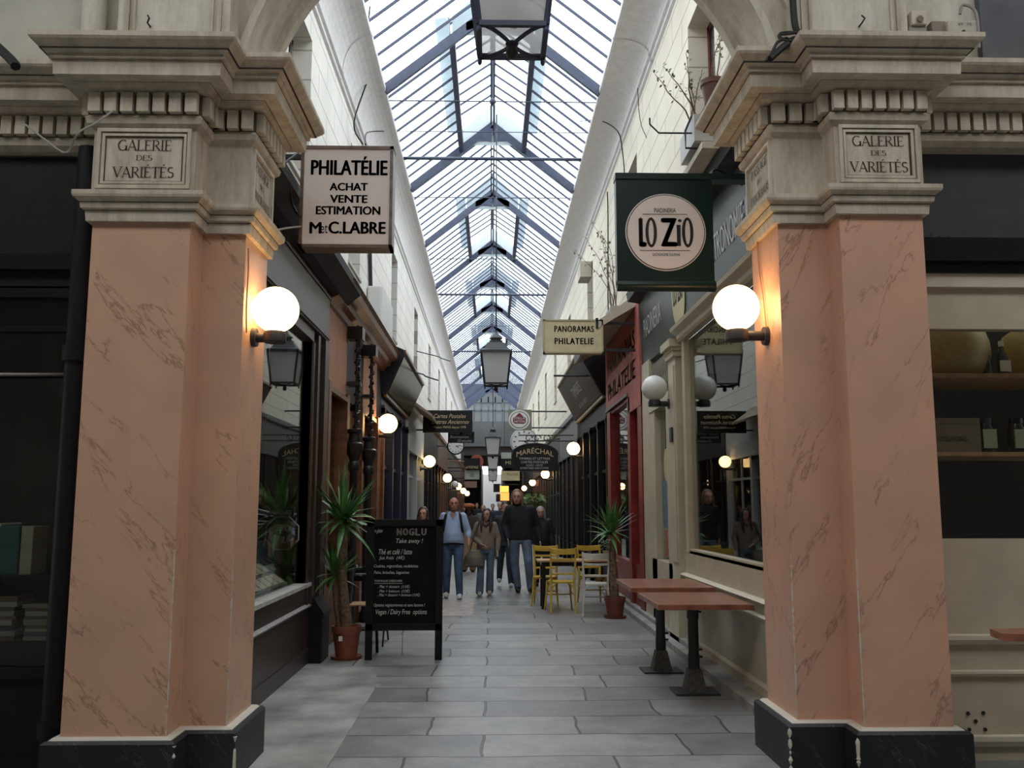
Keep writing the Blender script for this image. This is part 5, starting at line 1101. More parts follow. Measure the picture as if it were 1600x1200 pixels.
# ================================================================== FURNITURE
def chair(label, loc, rz, m_, h=.88, group=None, wide=.40):
    t = thing('bistro_chair', label, 'chair', (0, 0, 0), group); w2 = wide / 2 - .02; sh = .46
    s = MB(); n = 24
    pr = [(w2 * 1.08 * (1 if abs(math.cos(a)) < 1e-9 else math.copysign(min(1, abs(math.cos(a)) ** .55), math.cos(a))), .02 + .20 * math.copysign(min(1, abs(math.sin(a)) ** .55), math.sin(a))) for a in [2 * PI * k / n for k in range(n)]]
    s.prism(pr, sh - .025, sh, 'XY'); obj('seat', s, m_, t, bevel=.006)
    for sx in (-1, 1):
        obj('leg', MB().tube([(sx * w2, .19, sh - .01), (sx * (w2 + .01), .20, .25), (sx * (w2 + .035), .235, 0)], [.018, .016, .013], 10), m_, t)
        obj('leg', MB().tube([(sx * (w2 + .015), -.25, 0), (sx * w2, -.20, .25), (sx * (w2 - .005), -.185, sh), (sx * (w2 + .005), -.205, .66), (sx * (w2 + .012), -.25, h)], [.014, .018, .020, .017, .013], 10), m_, t)
        b1 = MB().tube([(sx * w2, .19, .30), (sx * (w2 - .015), .16, .38), (sx * (w2 - .06), .14, sh - .03)], .009, 6); b = MB().tube([(sx * w2, -.19, .30), (sx * (w2 - .02), -.185, .38), (sx * (w2 - .07), -.18, sh - .03)], .011, 6)
        obj('brace', b1, m_, t); obj('brace', b, m_, t)
        obj('stretcher', MB().tube([(sx * (w2 + .005), -.20, .27), (sx * (w2 + .008), .205, .27)], .010, 8), m_, t)
    obj('stretcher', MB().tube([(-w2, 0.2, .24), (w2, .2, .24)], .010, 8), m_, t)
    def rail(z, hh, bow, dz, nm, y0=-.215):
        r = MB(); rings = []
        for k in range(9):
            u = k / 4 - 1; y = y0 - bow * (1 - u * u) * .8; zc = z + dz * (1 - u * u)
            rings.append([(u * (w2 + .005), y - .009, zc - hh / 2), (u * (w2 + .005), y + .009, zc - hh / 2), (u * (w2 + .005), y + .009, zc + hh / 2), (u * (w2 + .005), y - .009, zc + hh / 2)])
        r.loft(rings, True, False); obj(nm, r, m_, t, bevel=.004)
    rail(h - .05, .085, .035, -.012, 'top_rail', -.24); rail(h - .17, .035, .03, -.008, 'back_slat', -.222); rail(sh + .12, .03, .02, .0, 'back_slat', -.20)
    t.location = (loc[0], loc[1], 0); t.rotation_euler = (0, 0, rz); return t
chair('yellow wooden bistro chair seen from behind, nearest of the yellow ones', (1.06, 14.15), .10, YEL, .97)
chair('white wooden bistro chair with its back to the camera beside the potted yucca', (1.55, 13.75), -.08, WHT, .92)
chair('yellow chair at the left end of the table, mostly hidden by the nearest yellow one', (.88, 15.1), PI - .1, YEL, .95)
chair('yellow chair on the far side of the table behind the white chair', (1.66, 15.25), PI + .1, YEL, .95)
t = thing('dining_table', 'dark legged table with light wood top among the yellow chairs', 'table', (1.25, 14.7, 0))
obj('table_top', MB().box(.72, 2.0, 14.42, 15.0, .725, .75), PINE, t); obj('apron', MB().box(.80, 1.95, 14.47, 14.95, .66, .725), BLACK, t)
for x, y in ((.82, 14.50), (1.92, 14.50), (.82, 14.92), (1.92, 14.92)): obj('leg', MB().box(x - .03, x + .03, y - .03, y + .03, 0, .66), BLACK, t)
pl = thing('potted_plant', 'small bushy plant in a grey pot on the table by the black door', 'plant', (1.86, 14.8, .75))
obj('pot', MB().lathe([(.05, 0), (.07, .12), (.075, .13)], (1.86, 14.8, .75), 16), mat('grey zinc pot', (.25, .25, .22), .5), pl)
fo = MB()
for i in range(120):
    a = rn.uniform(0, 2 * PI); r = rn.uniform(0, .13); c = Vector((1.86 + r * math.cos(a), 14.8 + r * math.sin(a), .9 + rn.uniform(0, .16))); u = Vector((rn.uniform(-1, 1), rn.uniform(-1, 1), rn.uniform(-1, 1))).normalized() * .022; v = u.orthogonal().normalized() * .014
    fo.quad(c - u, c + v, c + u, c - v)
obj('foliage', fo, LEAF2, pl)

def pedestal(lab, x0, x1, ya, yb_, zt, px_, py_):
    t = thing('pedestal_table', lab, 'table', (px_, py_, 0))
    obj('table_top', MB().box(x0, x1, ya, yb_, zt - .045, zt), TOPW, t, bevel=.005)
    obj('base_plate', MB().box(px_ - .19, px_ + .19, py_ - .16, py_ + .16, 0, .018), IRONF, t, bevel=.004)
    obj('foot', MB().lathe([(.13, .018), (.075, .20)], (px_, py_, 0), 4, False, ph=PI / 4), mat('mottled cast iron', (.07, .065, .055), .6, noise=.6, nscale=60), t)
    obj('column', MB().lathe([(.050, .19), (.050, .32), (.046, .33), (.046, zt - .18), (.052, zt - .17), (.052, zt - .05)], (px_, py_, 0), 20), IRONF, t)
    for zz in (.30, .36, zt - .12): obj('clamp_screw', MB().tube([(px_ + .04, py_, zz), (px_ + .075, py_, zz)], .010, 8), IRONF, t)
pedestal('small red-brown pedestal table by the cream panels, nearer the right pillar', 1.36, 2.15, 7.55, 8.62, .80, 1.76, 8.10)
pedestal('small red-brown pedestal table by the cream panels, farther from the right pillar', 1.34, 2.15, 8.86, 9.95, .82, 1.66, 9.12)

# chalkboard
YB = 9.82
t = thing('chalkboard', 'black A-frame menu chalkboard standing in the passage', 'sign', (-.92, YB, 0))
a = P(570, 1032, Z=0); x0, x1 = -1.32, -.515; zt = P(640, 812, Y=YB).z; zbp = P(640, 985, Y=YB).z
bd = MB().box(x0 + .06, x1 - .06, YB + .008, YB + .02, zbp + .05, zt - .06)
obj('slate', bd, SLATE, t)
fr = MB().box(x0, x0 + .075, YB - .012, YB + .03, 0, zt).box(x1 - .075, x1, YB - .012, YB + .03, 0, zt).box(x0, x1, YB - .012, YB + .03, zt - .07, zt).box(x0, x1, YB - .012, YB + .03, zbp, zbp + .07)
obj('frame', fr, BLACK, t, bevel=.003)
for xx in (x0 + .05, x1 - .08): obj('rear_leg', MB().beam((xx + .02, YB + .04, zt - .05), (xx + .02, YB + .50, 0.0), .04, .03, (1, 0, 0)), BLACKG, t)
obj('rear_panel', MB().beam((-.915, YB + .06, zt - .08), (-.915, YB + .42, .28), .64, .012, (0, 1, .3)), BLACK, t)
obj('chain', MB().tube([(-.93, YB + .02, zbp), (-.935, YB + .05, .04)], .004, 5), CABLEW, t)
fz = YB + .008
def chalk(s, px, py, w_, h_, sh=.25, bold=.0): return pt(t, s, px, py, fz, w_, h_, CHALK, shear=sh, bold=bold)
for i, ch_ in enumerate('NOGLU'):
    pt(t, ch_, 624 + i * 9.6, 831, fz, 8.0, 11, CHALK, bold=.04)
chalk('Take away !', 640, 846, 42, 9); chalk('Th\u00e9 et caf\u00e9 / latte', 618, 862, 52, 8); chalk('Jus frais  (4\u20ac)', 612, 872, 40, 7)
chalk('Cookies, mignardises, madeleines', 619, 885, 69, 6); chalk('Pains, brioches, baguettes', 612, 895, 55, 6)
chalk('FORMULES DEJEUNER', 607, 908, 43, 4, .1); chalk('. Plat + dessert  (12\u20ac)', 615, 917, 50, 5.5); chalk('. Plat + boisson  (12\u20ac)', 615, 924, 50, 5.5); chalk('. Plat + dessert + boisson (15\u20ac)', 623, 930, 66, 5.5)
chalk('Options v\u00e9g\u00e9tariennes et sans lactose !', 624, 946, 80, 6); chalk('Vegan / Dairy Free  options', 627, 957, 80, 10, .2)
chalk('sans gluten', 590, 830, 16, 8, .6); q = P(607, 911.5, Y=fz); obj('underline', MB().box(q.x - .15, q.x + .15, q.y - .004, q.y - .002, q.z - .002, q.z + .002), CHALK, t)

# cafe table, cup and folding chair behind the chalkboard
t = thing('cafe_table', 'white edged cafe table behind the potted yucca on the left', 'table', (-1.55, 12.25, 0))
obj('table_top', MB().box(-1.84, -1.22, 11.9, 12.6, .73, .755), mat('table white edge', (.55, .55, .53), .4), t); obj('column', MB().tube([(-1.53, 12.25, .02), (-1.53, 12.25, .73)], .03, 12), BLACK, t); obj('base_plate', MB().lathe([(.2, 0), (.2, .015), (.05, .04)], (-1.53, 12.25, 0), 20), BLACK, t)
c = P(555, 888, Z=.755); c = Vector((c.x, 12.1, .755))
t = thing('coffee_cup', 'large white cup on the cafe table behind the yucca', 'cup', c)
obj('body', MB().lathe([(.035, 0), (.06, .02), (.075, .10), (.072, .10), (.05, .02), (.001, .015)], c, 20), WHITE, t); obj('handle', MB().tube([(c.x + .07, c.y, c.z + .08), (c.x + .105, c.y, c.z + .07), (c.x + .10, c.y, c.z + .04), (c.x + .065, c.y, c.z + .03)], .007, 6), WHITE, t)
t = thing('folding_chair', 'black folding chair with light wooden seat slats behind the chalkboard', 'chair', (-1.45, 11.0, 0))
for k in range(5): obj('seat_slat', MB().box(-1.66, -1.24, 10.86 + k * .08, 10.92 + k * .08, .44, .455), PINE, t)
for sx in (-1.66, -1.24):
    obj('leg', MB().beam((sx, 10.72, 0), (sx, 11.25, .86), .025, .02, (1, 0, 0)), BLACKG, t); obj('leg', MB().beam((sx, 11.30, 0), (sx, 10.88, .45), .025, .02, (1, 0, 0)), BLACKG, t)
for k in range(2): obj('back_slat', MB().box(-1.66, -1.24, 11.19 + k * .05, 11.21 + k * .05, .70 + k * .09, .76 + k * .09), BLACKG, t)
obj('stretcher', MB().tube([(-1.66, 11.2, .12), (-1.24, 11.2, .12)], .008, 6), BLACKG, t)

# ================================================================== PLANTS
def crown(c, n, L0, L1, wd, seed, down=.25, x0=-1.82, x1=2.12):
    r = random.Random(seed); m = MB()
    for i in range(n):
        az = r.uniform(0, 2 * PI); el = r.uniform(-down, 1.45) if i > n * .3 else r.uniform(.7, 1.5); L = r.uniform(L0, L1); sag = r.uniform(.15, .9) * (1.5 - el) * .55
        d = Vector((math.cos(az) * math.cos(el), math.sin(az) * math.cos(el), math.sin(el))); side = Vector((-math.sin(az), math.cos(az), 0)); pts = []; p = Vector(c) + Vector((0, 0, r.uniform(-.06, .06)))
        A = []; B = []; M_ = []
        for k in range(7):
            u = k / 6; dd = (d + Vector((0, 0, -sag * u * u * 1.4))).normalized(); w_ = wd * (.55 + .9 * u if u < .35 else (1 - u) * 1.35 + .02) * .5
            nn = side.cross(dd); A.append(p + side * w_); B.append(p - side * w_); M_.append(p - nn * w_ * .35); p = p + dd * L / 6
        for q_ in (A, B, M_):
            for p_ in q_: p_.x = min(max(p_.x, x0), x1)
        for k in range(6):
            m.add([A[k], M_[k], M_[k + 1], A[k + 1]], [(0, 1, 2, 3)], True); m.add([M_[k], B[k], B[k + 1], M_[k + 1]], [(0, 1, 2, 3)], True)
    return m
def pot(t, c, r, h, saucer=True, m_=None):
    m_ = m_ or CLAY
    obj('pot', MB().lathe([(r * .72, .02), (r * .92, h * .80), (r * 1.0, h * .80), (r * 1.02, h), (r * .90, h), (r * .86, h * .86), (.001, h * .86)], c, 26), m_, t)
    if saucer: obj('saucer', MB().lathe([(r * .8, 0), (r * 1.0, .0), (r * 1.08, .035), (r * 1.02, .035), (r * .9, .02), (.001, .02)], c, 26), m_, t)
c = Vector((-1.53, 9.93, 0))
t = thing('potted_yucca', 'tall yucca with thick scarred trunk in a terracotta pot by the chalkboard', 'plant', c)
pot(t, c, .155, .34)
q = P(565, 1010, Y=c.y - .15); obj('price_sticker', MB().box(c.x - .06, c.x - .02, c.y - .148, c.y - .144, .20, .25), WHITE, t)
tp = [(c.x, c.y, .28), (c.x - .02, c.y, .5), (c.x - .05, c.y, .75), (c.x - .08, c.y, 1.0), (c.x - .09, c.y, 1.25), (c.x - .08, c.y, 1.42)]
obj('trunk', MB().tube(tp, [.058, .052, .050, .052, .050, .045], 14), TRUNK, t)
obj('foliage', crown((c.x - .06, c.y, 1.45), 58, .36, .64, .078, 11, .7), LEAF, t)
tp = [(c.x - .07, c.y + .03, .28), (c.x - .12, c.y + .03, .5), (c.x - .15, c.y + .02, .8)]
obj('trunk', MB().tube(tp, [.03, .028, .024], 10), TRUNK, t)
obj('foliage', crown((c.x - .15, c.y + .02, .85), 40, .26, .44, .055, 5, .9), LEAF, t)
c = Vector((1.78, 13.35, 0))
t = thing('potted_yucca', 'yucca in a dark terracotta pot between the white chair and the red shop', 'plant', c)
pot(t, c, .155, .30, m_=mat('dark terracotta', (.17, .045, .035), .55))
obj('trunk', MB().tube([(c.x, c.y, .24), (c.x - .01, c.y, .6), (c.x - .03, c.y, .9), (c.x - .02, c.y, 1.1)], [.065, .058, .05, .045], 14), TRUNK, t)
obj('foliage', crown((c.x - .04, c.y, 1.22), 56, .30, .52, .066, 21, .45), LEAF, t)
def twiggy(t, c, n, h, spread, seed, lean=(0, 0), leaf=.02, lm=None):
    r = random.Random(seed); m = MB(); lf = MB()
    for i in range(n):
        p = Vector(c) + Vector((r.uniform(-.04, .04), r.uniform(-.08, .08), 0)); d = Vector((lean[0] + r.uniform(-1, 1) * spread, lean[1] + r.uniform(-1, 1) * spread, 1)).normalized(); pts = [p.copy()]
        for k in range(8):
            d = (d + Vector((r.uniform(-.3, .3), r.uniform(-.3, .3), r.uniform(-.15, .15)))).normalized(); p = p + d * h / 8 * r.uniform(.7, 1.2); pts.append(p.copy())
            p.x = min(p.x, 2.13); pts[-1] = p.copy()
            for _ in range(3 if k > 2 else 0):
                u = Vector((r.uniform(-1, 1), r.uniform(-1, 1), r.uniform(-1, 1))).normalized(); v = u.orthogonal().normalized(); q = p + u * leaf * 1.4
                lf.quad(q - u * leaf, q + v * leaf * .7, q + u * leaf, q - v * leaf * .7)
        m.tube(pts, [.009 * (1 - k / 11) for k in range(9)], 5)
    obj('stems', m, TWIG, t); obj('foliage', lf, lm or LEAF2, t)
Yp = 8.0
c = P(1128, 150, Y=Yp); c.x = min(c.x, 2.06); t = thing('potted_geranium', 'straggly geranium in a brown pot above the right cornice', 'plant', (c.x, Yp, c.z - .1))
pot(t, Vector((c.x, Yp, c.z - .1)), .12, .24, False, mat('brown plastic pot', (.12, .05, .04), .5)); twiggy(t, (c.x, Yp, c.z + .1), 2, .62, .25, 3, (.05, 0))
Yp = 7.8
c0 = P(1095, 205, Y=Yp); t = thing('window_box', 'white wall planter with bare geranium stems beyond the right cornice', 'plant', (1.9, Yp, c0.z))
obj('trough', MB().box(1.80, 2.12, Yp - .1, Yp + .5, c0.z - .13, c0.z + .12), mat('white trough', (.50, .50, .50), .5), t)
twiggy(t, (1.84, Yp, c0.z + .1), 6, .62, .22, 8, (-.15, 0)); 
obj('iron_hoops', MB().tube([(1.80, Yp, c0.z + .14), (1.74, Yp, c0.z), (1.74, Yp, c0.z - .16), (2.18, Yp, c0.z - .18)], .01, 6).tube([(1.8, Yp, c0.z - .02), (1.5, Yp, c0.z - .02), (1.42, Yp, c0.z + .06), (1.42, Yp, c0.z + .12)], .008, 6), IRONF, t)
sh_ = struct('trim_13', MB().box(1.84, 2.22, 7.6, 8.5, c0.z - .24, c0.z - .18), OLDL)
t = thing('climbing_plant', 'dry leggy climber on the cream wall beside the dark green square sign', 'plant', (2.05, 15.0, 4.9))
twiggy(t, (2.05, 14.9, 4.85), 7, 1.5, .35, 13, (-.12, 0), .03, mat('dry leaf', (.20, .17, .11), .8)); 
obj('planter', MB().box(1.95, 2.19, 14.6, 15.3, 4.70, 4.86), mat('grey planter', (.3, .28, .25), .7), t)
Yb_ = 25.0
c = P(835, 783, Y=Yb_); t = thing('hanging_basket', 'bushy green plant hanging beside the black fronts behind the tall man', 'plant', (c.x, Yb_, c.z))
fo = MB()
for i in range(260):
    u = Vector((rn.gauss(0, 1), rn.gauss(0, 1), rn.gauss(0, .8))).normalized(); p = c + Vector((u.x * .26, u.y * .24, u.z * .18 + .02)); d = (u + Vector((rn.uniform(-.5, .5), rn.uniform(-.5, .5), rn.uniform(-.6, .2)))).normalized() * .09; v = d.orthogonal().normalized() * .022; fo.quad(p - d, p + v, p + d, p - v)
obj('foliage', fo, mat('bright leaf', (.16, .24, .06), .5, noise=.3), t); obj('basket', MB().sphere(c, .12, 12, 8, .7), TRUNK, t); obj('hanging_rod', MB().tube([c, Vector((SR, Yb_, c.z + .3))], .012, 6), IRONF, t)

# ================================================================== PEOPLE
def seg(m, p0, r0, p1, r1, n=12):
    m.tube([p0, p1], [r0, r1], n); m.sphere(p0, r0, n, 8); m.sphere(p1, r1, n, 8)
def chainseg(m, pts, rs):
    for i in range(len(pts) - 1): seg(m, pts[i], rs[i], pts[i + 1], rs[i + 1])
def rings(m, rs, n=20):
    """rs: list of (x, y, z, rx, ry)"""
    m.loft([[(x + rx * math.cos(2 * PI * k / n), y + ry * math.sin(2 * PI * k / n), z) for k in range(n)] for x, y, z, rx, ry in rs], True)
def person(label, loc, H, P_, top, legs, shoe_m, skin=SKIN, hair=None, hair_m=None, back=False, build=1.0, sleeve='long', vox=.0085, group=None, shoe_y=0, fat=0.0, flare=0.0, hem=.0, detail=True, collar=None):
    """P_: joint positions for a 1.75 m figure facing -y"""
    k = H / 1.75; g = 1 if not back else -1
    V = lambda q: Vector((loc[0] + q[0] * k, loc[1] + q[1] * k * g, q[2] * k))
    t = thing('person', label, 'person', (loc[0], loc[1], 0), group)
    hd = P_.get('head', (0, -.02, 1.62)); b = MB(); hx, hy, hz = hd
    # head: skull, face, jaw, nose, ears, neck
    c = V(hd); tn = P_.get('turn', 0.0)
    def HV(x, y, z):
        xx = x * math.cos(tn) - y * math.sin(tn); yy = x * math.sin(tn) + y * math.cos(tn); return V((hx + xx, hy + yy, hz + z))
    b.sphere(c + Vector((0, .012 * k * g, .02 * k)), .080 * k, 18, 12, 1.12, 1.0, 1.18)
    b.sphere(HV(0, -.025, -.045), .062 * k, 16, 10, 1.15, 1.0, .95)
    b.sphere(HV(0, -.050, -.092), .030 * k, 12, 8, .8, 1.2, .9)
    if detail:
        b.tube([HV(0, -.088, .012), HV(0, -.110, -.030), HV(0, -.096, -.040)], [.008 * k, .014 * k, .010 * k], 8)
        for sx in (-1, 1): b.sphere(HV(sx * .080, .0, -.015), .022 * k, 10, 8, 1.35, .4, .8); b.sphere(HV(sx * .030, -.080, .026), .014 * k, 8, 6, .6, 1.5, .8)
        b.sphere(HV(0, -.088, -.065), .016 * k, 10, 6, .45, 1.6, .6)
    seg(b, V((0 * .5 + hx * .8, .01, 1.53)), .050 * k, V((hx * .4, .02, 1.43)), .060 * k)
    sh, el, wr = {}, {}, {}
    rings(b, [(*V((0, .01, 1.40)), .15 * k, .085 * k), (*V((0, 0, 1.2)), .13 * k, .09 * k), (*V((0, 0, .98)), .14 * k, .09 * k)])
    for s_, nm in ((-1, 'L'), (1, 'R')):     # L = picture left
        S_, E_, W_ = V(P_['sh' + nm]), V(P_['el' + nm]), V(P_['wr' + nm])
        chainseg(b, [S_, E_, W_], [.046 * k, .036 * k, .025 * k])
        Hd = V(P_.get('ha' + nm, Vector(P_['wr' + nm]) + (Vector(P_['wr' + nm]) - Vector(P_['el' + nm])).normalized() * .09))
        d = (Hd - W_).normalized(); sd = Vector((0, 1, 0)); sd = (sd - d * sd.dot(d)).normalized(); fw = d.cross(sd)
        m_ = W_ + d * .045 * k; b.obox(m_, .038 * k, .012 * k, .045 * k, Matrix((sd, fw, d)).transposed())
        for i_, (o_, ln) in enumerate(((-.030, .062), (-.010, .074), (.010, .070), (.029, .055))):
            f0 = m_ + sd * o_ * k + d * .040 * k; f1 = f0 + (d + fw * .15 * s_).normalized() * ln * .5 * k; f2 = f1 + (d * .8 + fw * .6 * s_).normalized() * ln * .5 * k
            b.tube([f0, f1, f2], [.0088 * k, .0082 * k, .0070 * k], 7); b.sphere(f2, .0070 * k, 7, 5)
        th = W_ + d * .02 * k - sd * .034 * k; b.tube([th, th - sd * .022 * k + d * .028 * k, th - sd * .020 * k + d * .058 * k], [.011 * k, .010 * k, .008 * k], 7)
        Hp, K_, A_ = V(P_['hip' + nm]), V(P_['kn' + nm]), V(P_['an' + nm])
        chainseg(b, [Hp, K_, A_], [.07 * k, .046 * k, .032 * k])
    obj('body', remesh(b, vox, 2), skin, t)
    if detail:
        for sx in (-1, 1):
            obj('eye', MB().sphere(HV(sx * .030, -.094, .010), .0085 * k, 8, 6, .7, 1.4, .6), mat('dark eye', (.03, .02, .015), .3), t)
            obj('eyebrow', MB().tube([HV(sx * .014, -.096, .034), HV(sx * .046, -.088, .036)], .0045 * k, 5), hair_m or mat('brow', (.10, .06, .04), .9), t)
        obj('mouth', MB().tube([HV(-.022, -.098, -.062), HV(0, -.106, -.062), HV(.022, -.098, -.062)], .0045 * k, 6), mat('lips', (.32, .10, .08), .5), t)
    # upper garment
    m = MB(); B_ = build
    z_h = .93 - hem
    rs = [(0, .01, 1.475, .075, .065), (0, .01, 1.44, .13 * B_, .085), (0, .01, 1.37, .185 * B_, .11), (0, .0, 1.25, .182 * B_, .125 + fat * .4), (0, -.01 - fat * .3, 1.10, .165 * B_, .12 + fat), (0, -.01 - fat * .2, .99, .172 * B_, .125 + fat * .9), (0, 0, z_h, .182 * B_, .125 + fat * .5)]
    rings(m, [(*V((x, y, z)), rx * k, ry * k) for x, y, z, rx, ry in rs])
    for nm in 'LR':
        S_, E_, W_ = V(P_['sh' + nm]), V(P_['el' + nm]), V(P_['wr' + nm])
        if sleeve == 'long': chainseg(m, [S_, E_, E_.lerp(W_, .94)], [.070 * k * B_, .057 * k * B_, .042 * k * B_])
        elif sleeve == 'rolled': chainseg(m, [S_, E_, E_.lerp(W_, .35)], [.068 * k, .056 * k, .052 * k])
    up_ = obj('top_garment', remesh(m, vox * 1.25, 3), top, t)
    # trousers
    m = MB()
    rings(m, [(*V((0, 0, 1.0)), .155 * k, .105 * k), (*V((0, 0, .92)), .170 * k, .118 * k), (*V((0, .01, .84)), .172 * k, .118 * k)])
    for nm in 'LR':
        Hp, K_, A_ = V(P_['hip' + nm]), V(P_['kn' + nm]), V(P_['an' + nm])
        chainseg(m, [Hp, K_, A_ + Vector((0, 0, -.005 * k))], [.100 * k, .076 * k, (.060 + flare) * k])
    obj('trousers', remesh(m, vox * 1.25, 3), legs, t)
    for nm in 'LR':
        A_ = V(P_['an' + nm]); dy = Vector((P_.get('toe' + nm, 0) * k, -.13 * k * g, 0)); zf = A_.z - .075 * k
        s_ = MB(); seg(s_, A_ + Vector((0, .03 * k * g, -.040 * k)), .050 * k, A_ + dy * .6 + Vector((0, 0, -.044 * k)), .047 * k); seg(s_, A_ + dy * .6 + Vector((0, 0, -.044 * k)), .047 * k, A_ + dy * 1.15 + Vector((0, 0, -.050 * k)), .040 * k)
        sm_ = remesh(s_, vox, 2); obj('shoe', sm_, shoe_m, t)
    if hair == 'long':
        h = MB(); h.sphere(c + Vector((0, .036 * k * g, .044 * k)), .092 * k, 18, 12, 1.05, 1.0, 1.04)
        for sx in (-1, 1):
            chainseg(h, [HV(sx * .055, .0, .05), HV(sx * .088, -.01, -.06), HV(sx * .098, -.055, -.20), HV(sx * .088, -.085, -.34)], [.042 * k, .032 * k, .036 * k, .018 * k])
        chainseg(h, [HV(0, .05, .0), HV(0, .09, -.15), HV(0, .10, -.30)], [.07 * k, .075 * k, .04 * k]); obj('hair', remesh(h, vox, 2), hair_m, t)
    elif hair == 'bob':
        h = MB(); h.sphere(c + Vector((0, .040 * k * g, .046 * k)), .092 * k, 18, 12, 1.05, 1.0, 1.02)
        for sx in (-1, 1): chainseg(h, [HV(sx * .06, .02, .05), HV(sx * .092, .015, -.04), HV(sx * .090, .015, -.13)], [.04 * k, .03 * k, .022 * k])
        chainseg(h, [HV(0, .06, .0), HV(0, .075, -.10)], [.065 * k, .06 * k]); obj('hair', remesh(h, vox, 2), hair_m, t)
    elif hair == 'short':
        h = MB(); h.sphere(c + Vector((0, .034 * k * g, .046 * k)), .088 * k, 18, 12, 1.02, 1.0, 1.08); obj('hair', remesh(h, vox, 2), hair_m, t)
    return t, V, HV
JEANS = mat('blue denim', (.055, .095, .17), .8, noise=.35, nscale=7); JEANS2 = mat('washed denim', (.11, .15, .21), .8, noise=.4, nscale=5); DARKJ = mat('dark denim', (.035, .045, .07), .8, noise=.3)
SHIRT = mat('light blue shirt', (.36, .46, .68), .7, noise=.06, nscale=20); KNIT = mat('brown grey knit', (.22, .165, .13), .9, noise=.2, nscale=40, bump=.4); HOOD = mat('black cotton', (.012, .013, .018), .85)
SNK = mat('white trainers', (.60, .60, .58), .5); BLKS = mat('black shoes', (.014, .014, .015), .4); HAIRD = mat('dark brown hair', (.035, .018, .012), .5, noise=.3, nscale=30); HAIRB = mat('light brown hair', (.20, .115, .055), .5, noise=.3, nscale=30); HAIRG = mat('grey hair', (.30, .29, .28), .6)
stand = dict(shL=(-.165, .01, 1.40), shR=(.165, .01, 1.40), elL=(-.235, .03, 1.13), elR=(.235, .03, 1.13), wrL=(-.245, -.03, .88), wrR=(.245, -.03, .88),
             hipL=(-.095, 0, .90), hipR=(.095, 0, .90), knL=(-.105, -.02, .50), knR=(.105, -.02, .50), anL=(-.11, .02, .09), anR=(.11, .02, .09))
def pose(**k): d = dict(stand); d.update(k); return d
# walking man in light blue shirt
mx = P(707, 935, Z=0); loc = (mx.x, 16.2)
t, V, HV = person('bald man in light blue shirt, jeans and white trainers walking beside the chalkboard', loc, 1.77,
    pose(head=(.01, -.05, 1.61), turn=.1, elL=(-.255, .05, 1.13), elR=(.265, .02, 1.14), wrL=(-.26, -.04, .90), wrR=(.275, -.10, .93), knL=(-.10, .02, .50), anL=(-.115, .14, .095), knR=(.10, -.09, .51), anR=(.125, -.10, .09)),
    SHIRT, JEANS, SNK, SKINR, sleeve='rolled', fat=.035, build=1.10)
k_ = 1.77 / 1.75
for sx in (-1, 1):
    obj('backpack_strap', MB().tube([V((sx * .10, .05, 1.475)), V((sx * .125, -.10, 1.42)), V((sx * .150, -.150, 1.28)), V((sx * .168, -.10, 1.14)), V((sx * .172, .05, 1.08))], [.022] * 5, 8), BLACK, t)
obj('shirt_collar', MB().tube([V((-.06, .0, 1.475)), V((-.045, -.085, 1.445)), V((0, -.115, 1.36))], .014, 7).tube([V((.06, .0, 1.475)), V((.045, -.085, 1.445)), V((0, -.115, 1.36))], .014, 7), SHIRT, t)
obj('neck_opening', MB().prism([(loc[0] - .035, 1.46 * k_), (loc[0] + .035, 1.46 * k_), (loc[0], 1.34 * k_)], loc[1] - .128, loc[1] - .09, 'XZ'), SKINR, t)
obj('belt', MB().lathe([(.001, 0), (.190, 0), (.190, .035), (.001, .035)], V((0, -.005, .915)), 24, False, 1, .78), BLACK, t)
# woman in brown knit
mx = P(757, 930, Z=0); loc = (mx.x + .02, 16.7)
t, V, HV = person('woman with long dark hair, brown knit jumper and a big shoulder bag', loc, 1.56,
    pose(head=(.02, -.04, 1.61), turn=-.25, elL=(-.25, .02, 1.14), wrL=(-.10, -.20, 1.03), haL=(-.02, -.24, 1.0), elR=(.255, .0, 1.14), wrR=(.235, -.10, .90), knL=(-.10, -.08, .50), anL=(-.12, -.10, .09), knR=(.09, .02, .50), anR=(.08, .10, .095)),
    KNIT, JEANS2, mat('beige trainers', (.42, .36, .28), .6), hair='long', hair_m=HAIRD, build=1.04, flare=.022, hem=.02)
bg_ = MB(); c = V((-.24, -.14, .76)); rings(bg_, [(c.x, c.y, c.z - .17, .13, .07), (c.x - .01, c.y, c.z - .14, .19, .10), (c.x, c.y, c.z, .17, .09), (c.x + .02, c.y, c.z + .13, .11, .05)]); 
obj('shoulder_bag', remesh(bg_, .012, 3), mat('grey brown bag', (.17, .145, .11), .6, noise=.25, nscale=8), t)
obj('bag_strap', MB().tube([V((-.33, -.14, .85)), V((-.25, -.13, 1.15)), V((-.14, -.05, 1.46)), V((-.10, .05, 1.45))], .012, 6), mat('dark strap', (.05, .035, .03), .6), t)
obj('phone', MB().obox(V((.235, -.13, .83)), .02, .006, .045), SILV, t)
obj('scarf', MB().tube([V((-.07, .04, 1.46)), V((-.05, -.07, 1.43)), V((.0, -.11, 1.38)), V((.05, -.07, 1.43)), V((.07, .04, 1.46))], .028, 8), mat('mauve scarf', (.14, .06, .07), .9), t)
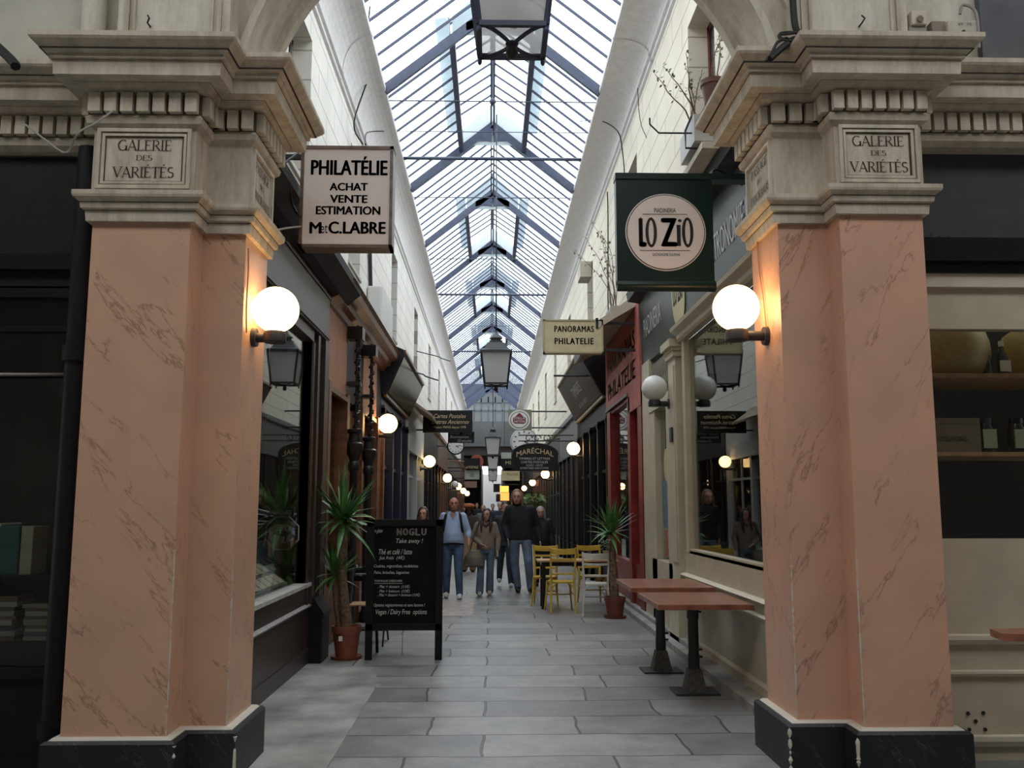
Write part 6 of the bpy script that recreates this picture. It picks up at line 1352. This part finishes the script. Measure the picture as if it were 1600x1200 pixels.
# tall man in black hoodie
mx = P(823, 928, Z=0); loc = (P(814, 928, Z=0).x, 17.2)
t, V, HV = person('tall man with light brown hair in black hooded sweatshirt and blue jeans', loc, 1.92,
    pose(head=(-.06, -.05, 1.60), turn=-.1, shL=(-.185, .01, 1.39), shR=(.185, .01, 1.39), elL=(-.275, .04, 1.12), elR=(.29, .05, 1.12), wrL=(-.22, -.10, .90), wrR=(.33, -.02, .86), hipL=(-.10, 0, .9), knL=(-.10, .0, .50), anL=(-.045, .05, .09), knR=(.13, -.12, .52), anR=(.165, -.06, .09), toeR=.03),
    HOOD, JEANS2, BLKS, hair='bob', hair_m=HAIRB, build=1.2, hem=.05)
obj('hood', MB().lathe([(.07, 0), (.115, .02), (.12, .06), (.075, .10)], V((0, .04, 1.42)), 18, True, 1, .9), HOOD, t)
# people behind
t, V, HV = person('woman seen from behind in a rust beret, dark coat and tan skirt', (P(738, 880, Z=0).x - .02, 22.6), 1.62, pose(), mat('dark brown coat', (.07, .045, .032), .9), mat('tan cloth', (.30, .19, .10), .85), BLKS, hair='bob', hair_m=HAIRD, back=True, vox=.014, build=1.15, flare=.03, hem=.05, detail=False)
obj('beret', MB().lathe([(.06, -.01), (.13, .02), (.15, .05), (.13, .09), (.05, .115), (.001, .12)], V((0, .0, 1.66)), 20), mat('rust felt', (.36, .10, .035), .9), t)
obj('long_skirt', MB().lathe([(.26, .18), (.24, .5), (.19, .86), (.17, .98)], V((0, 0, 0)), 20, True, 1, .75), MATS['tan cloth'], t)
person('person in dark jacket and jeans walking between the woman and the tall man', (P(789, 915, Z=0).x, 18.4), 1.68, pose(knL=(-.10, .10, .52), anL=(-.12, .30, .16), knR=(.09, -.06, .50), anR=(.12, -.06, .09)), mat('charcoal jacket', (.03, .03, .035), .8), DARKJ, SNK, hair='short', hair_m=HAIRD, vox=.013, detail=False)
t, V, HV = person('grey haired person in black coat just behind the tall man', (P(846, 915, Z=0).x, 18.6), 1.60, pose(head=(-.02, -.04, 1.60)), mat('black coat', (.012, .012, .014), .7), mat('black cloth', (.012, .012, .015), .8), BLKS, hair='bob', hair_m=HAIRG, vox=.012, build=1.05, detail=True)
t, V, HV = person('dark haired woman in black whose head shows over the chalkboard', (P(661, 800, Y=15.2).x, 15.2), 1.60, pose(head=(.01, -.05, 1.60), turn=-.2), HOOD, DARKJ, BLKS, hair='long', hair_m=HAIRD, vox=.010)
fargroup = [(P(726, 800, Y=27).x, 27, 1.66, 'far away man in dark jacket right behind the bald man', DARKJ, HAIRD), (P(755, 800, Y=30).x, 30, 1.62, 'far away person in grey coat above the woman with the bag', mat('grey coat', (.13, .13, .13), .8), HAIRB),
            (P(781, 800, Y=28).x, 28, 1.72, 'far away man in dark coat between the woman and the tall man', mat('navy coat', (.02, .025, .05), .8), HAIRG), (P(770, 800, Y=38).x, 38, 1.68, 'tiny distant walker in brown in the middle of the passage', mat('brown coat', (.10, .06, .04), .8), HAIRD),
            (P(745, 800, Y=42).x, 42, 1.72, 'tiny distant walker in black on the left of the passage', HOOD, HAIRD), (P(787, 800, Y=45).x, 45, 1.66, 'tiny distant walker in beige on the right of the passage', mat('beige coat', (.30, .24, .17), .8), HAIRD)]
for x, y, h, lab, tm, hm in fargroup: person(lab, (x, y), h, pose(knL=(-.1, -.06, .5), anL=(-.11, -.08, .09), anR=(.11, .12, .10)), tm, DARKJ, BLKS, hair='short', hair_m=hm, vox=.02, detail=False, build=1.05)
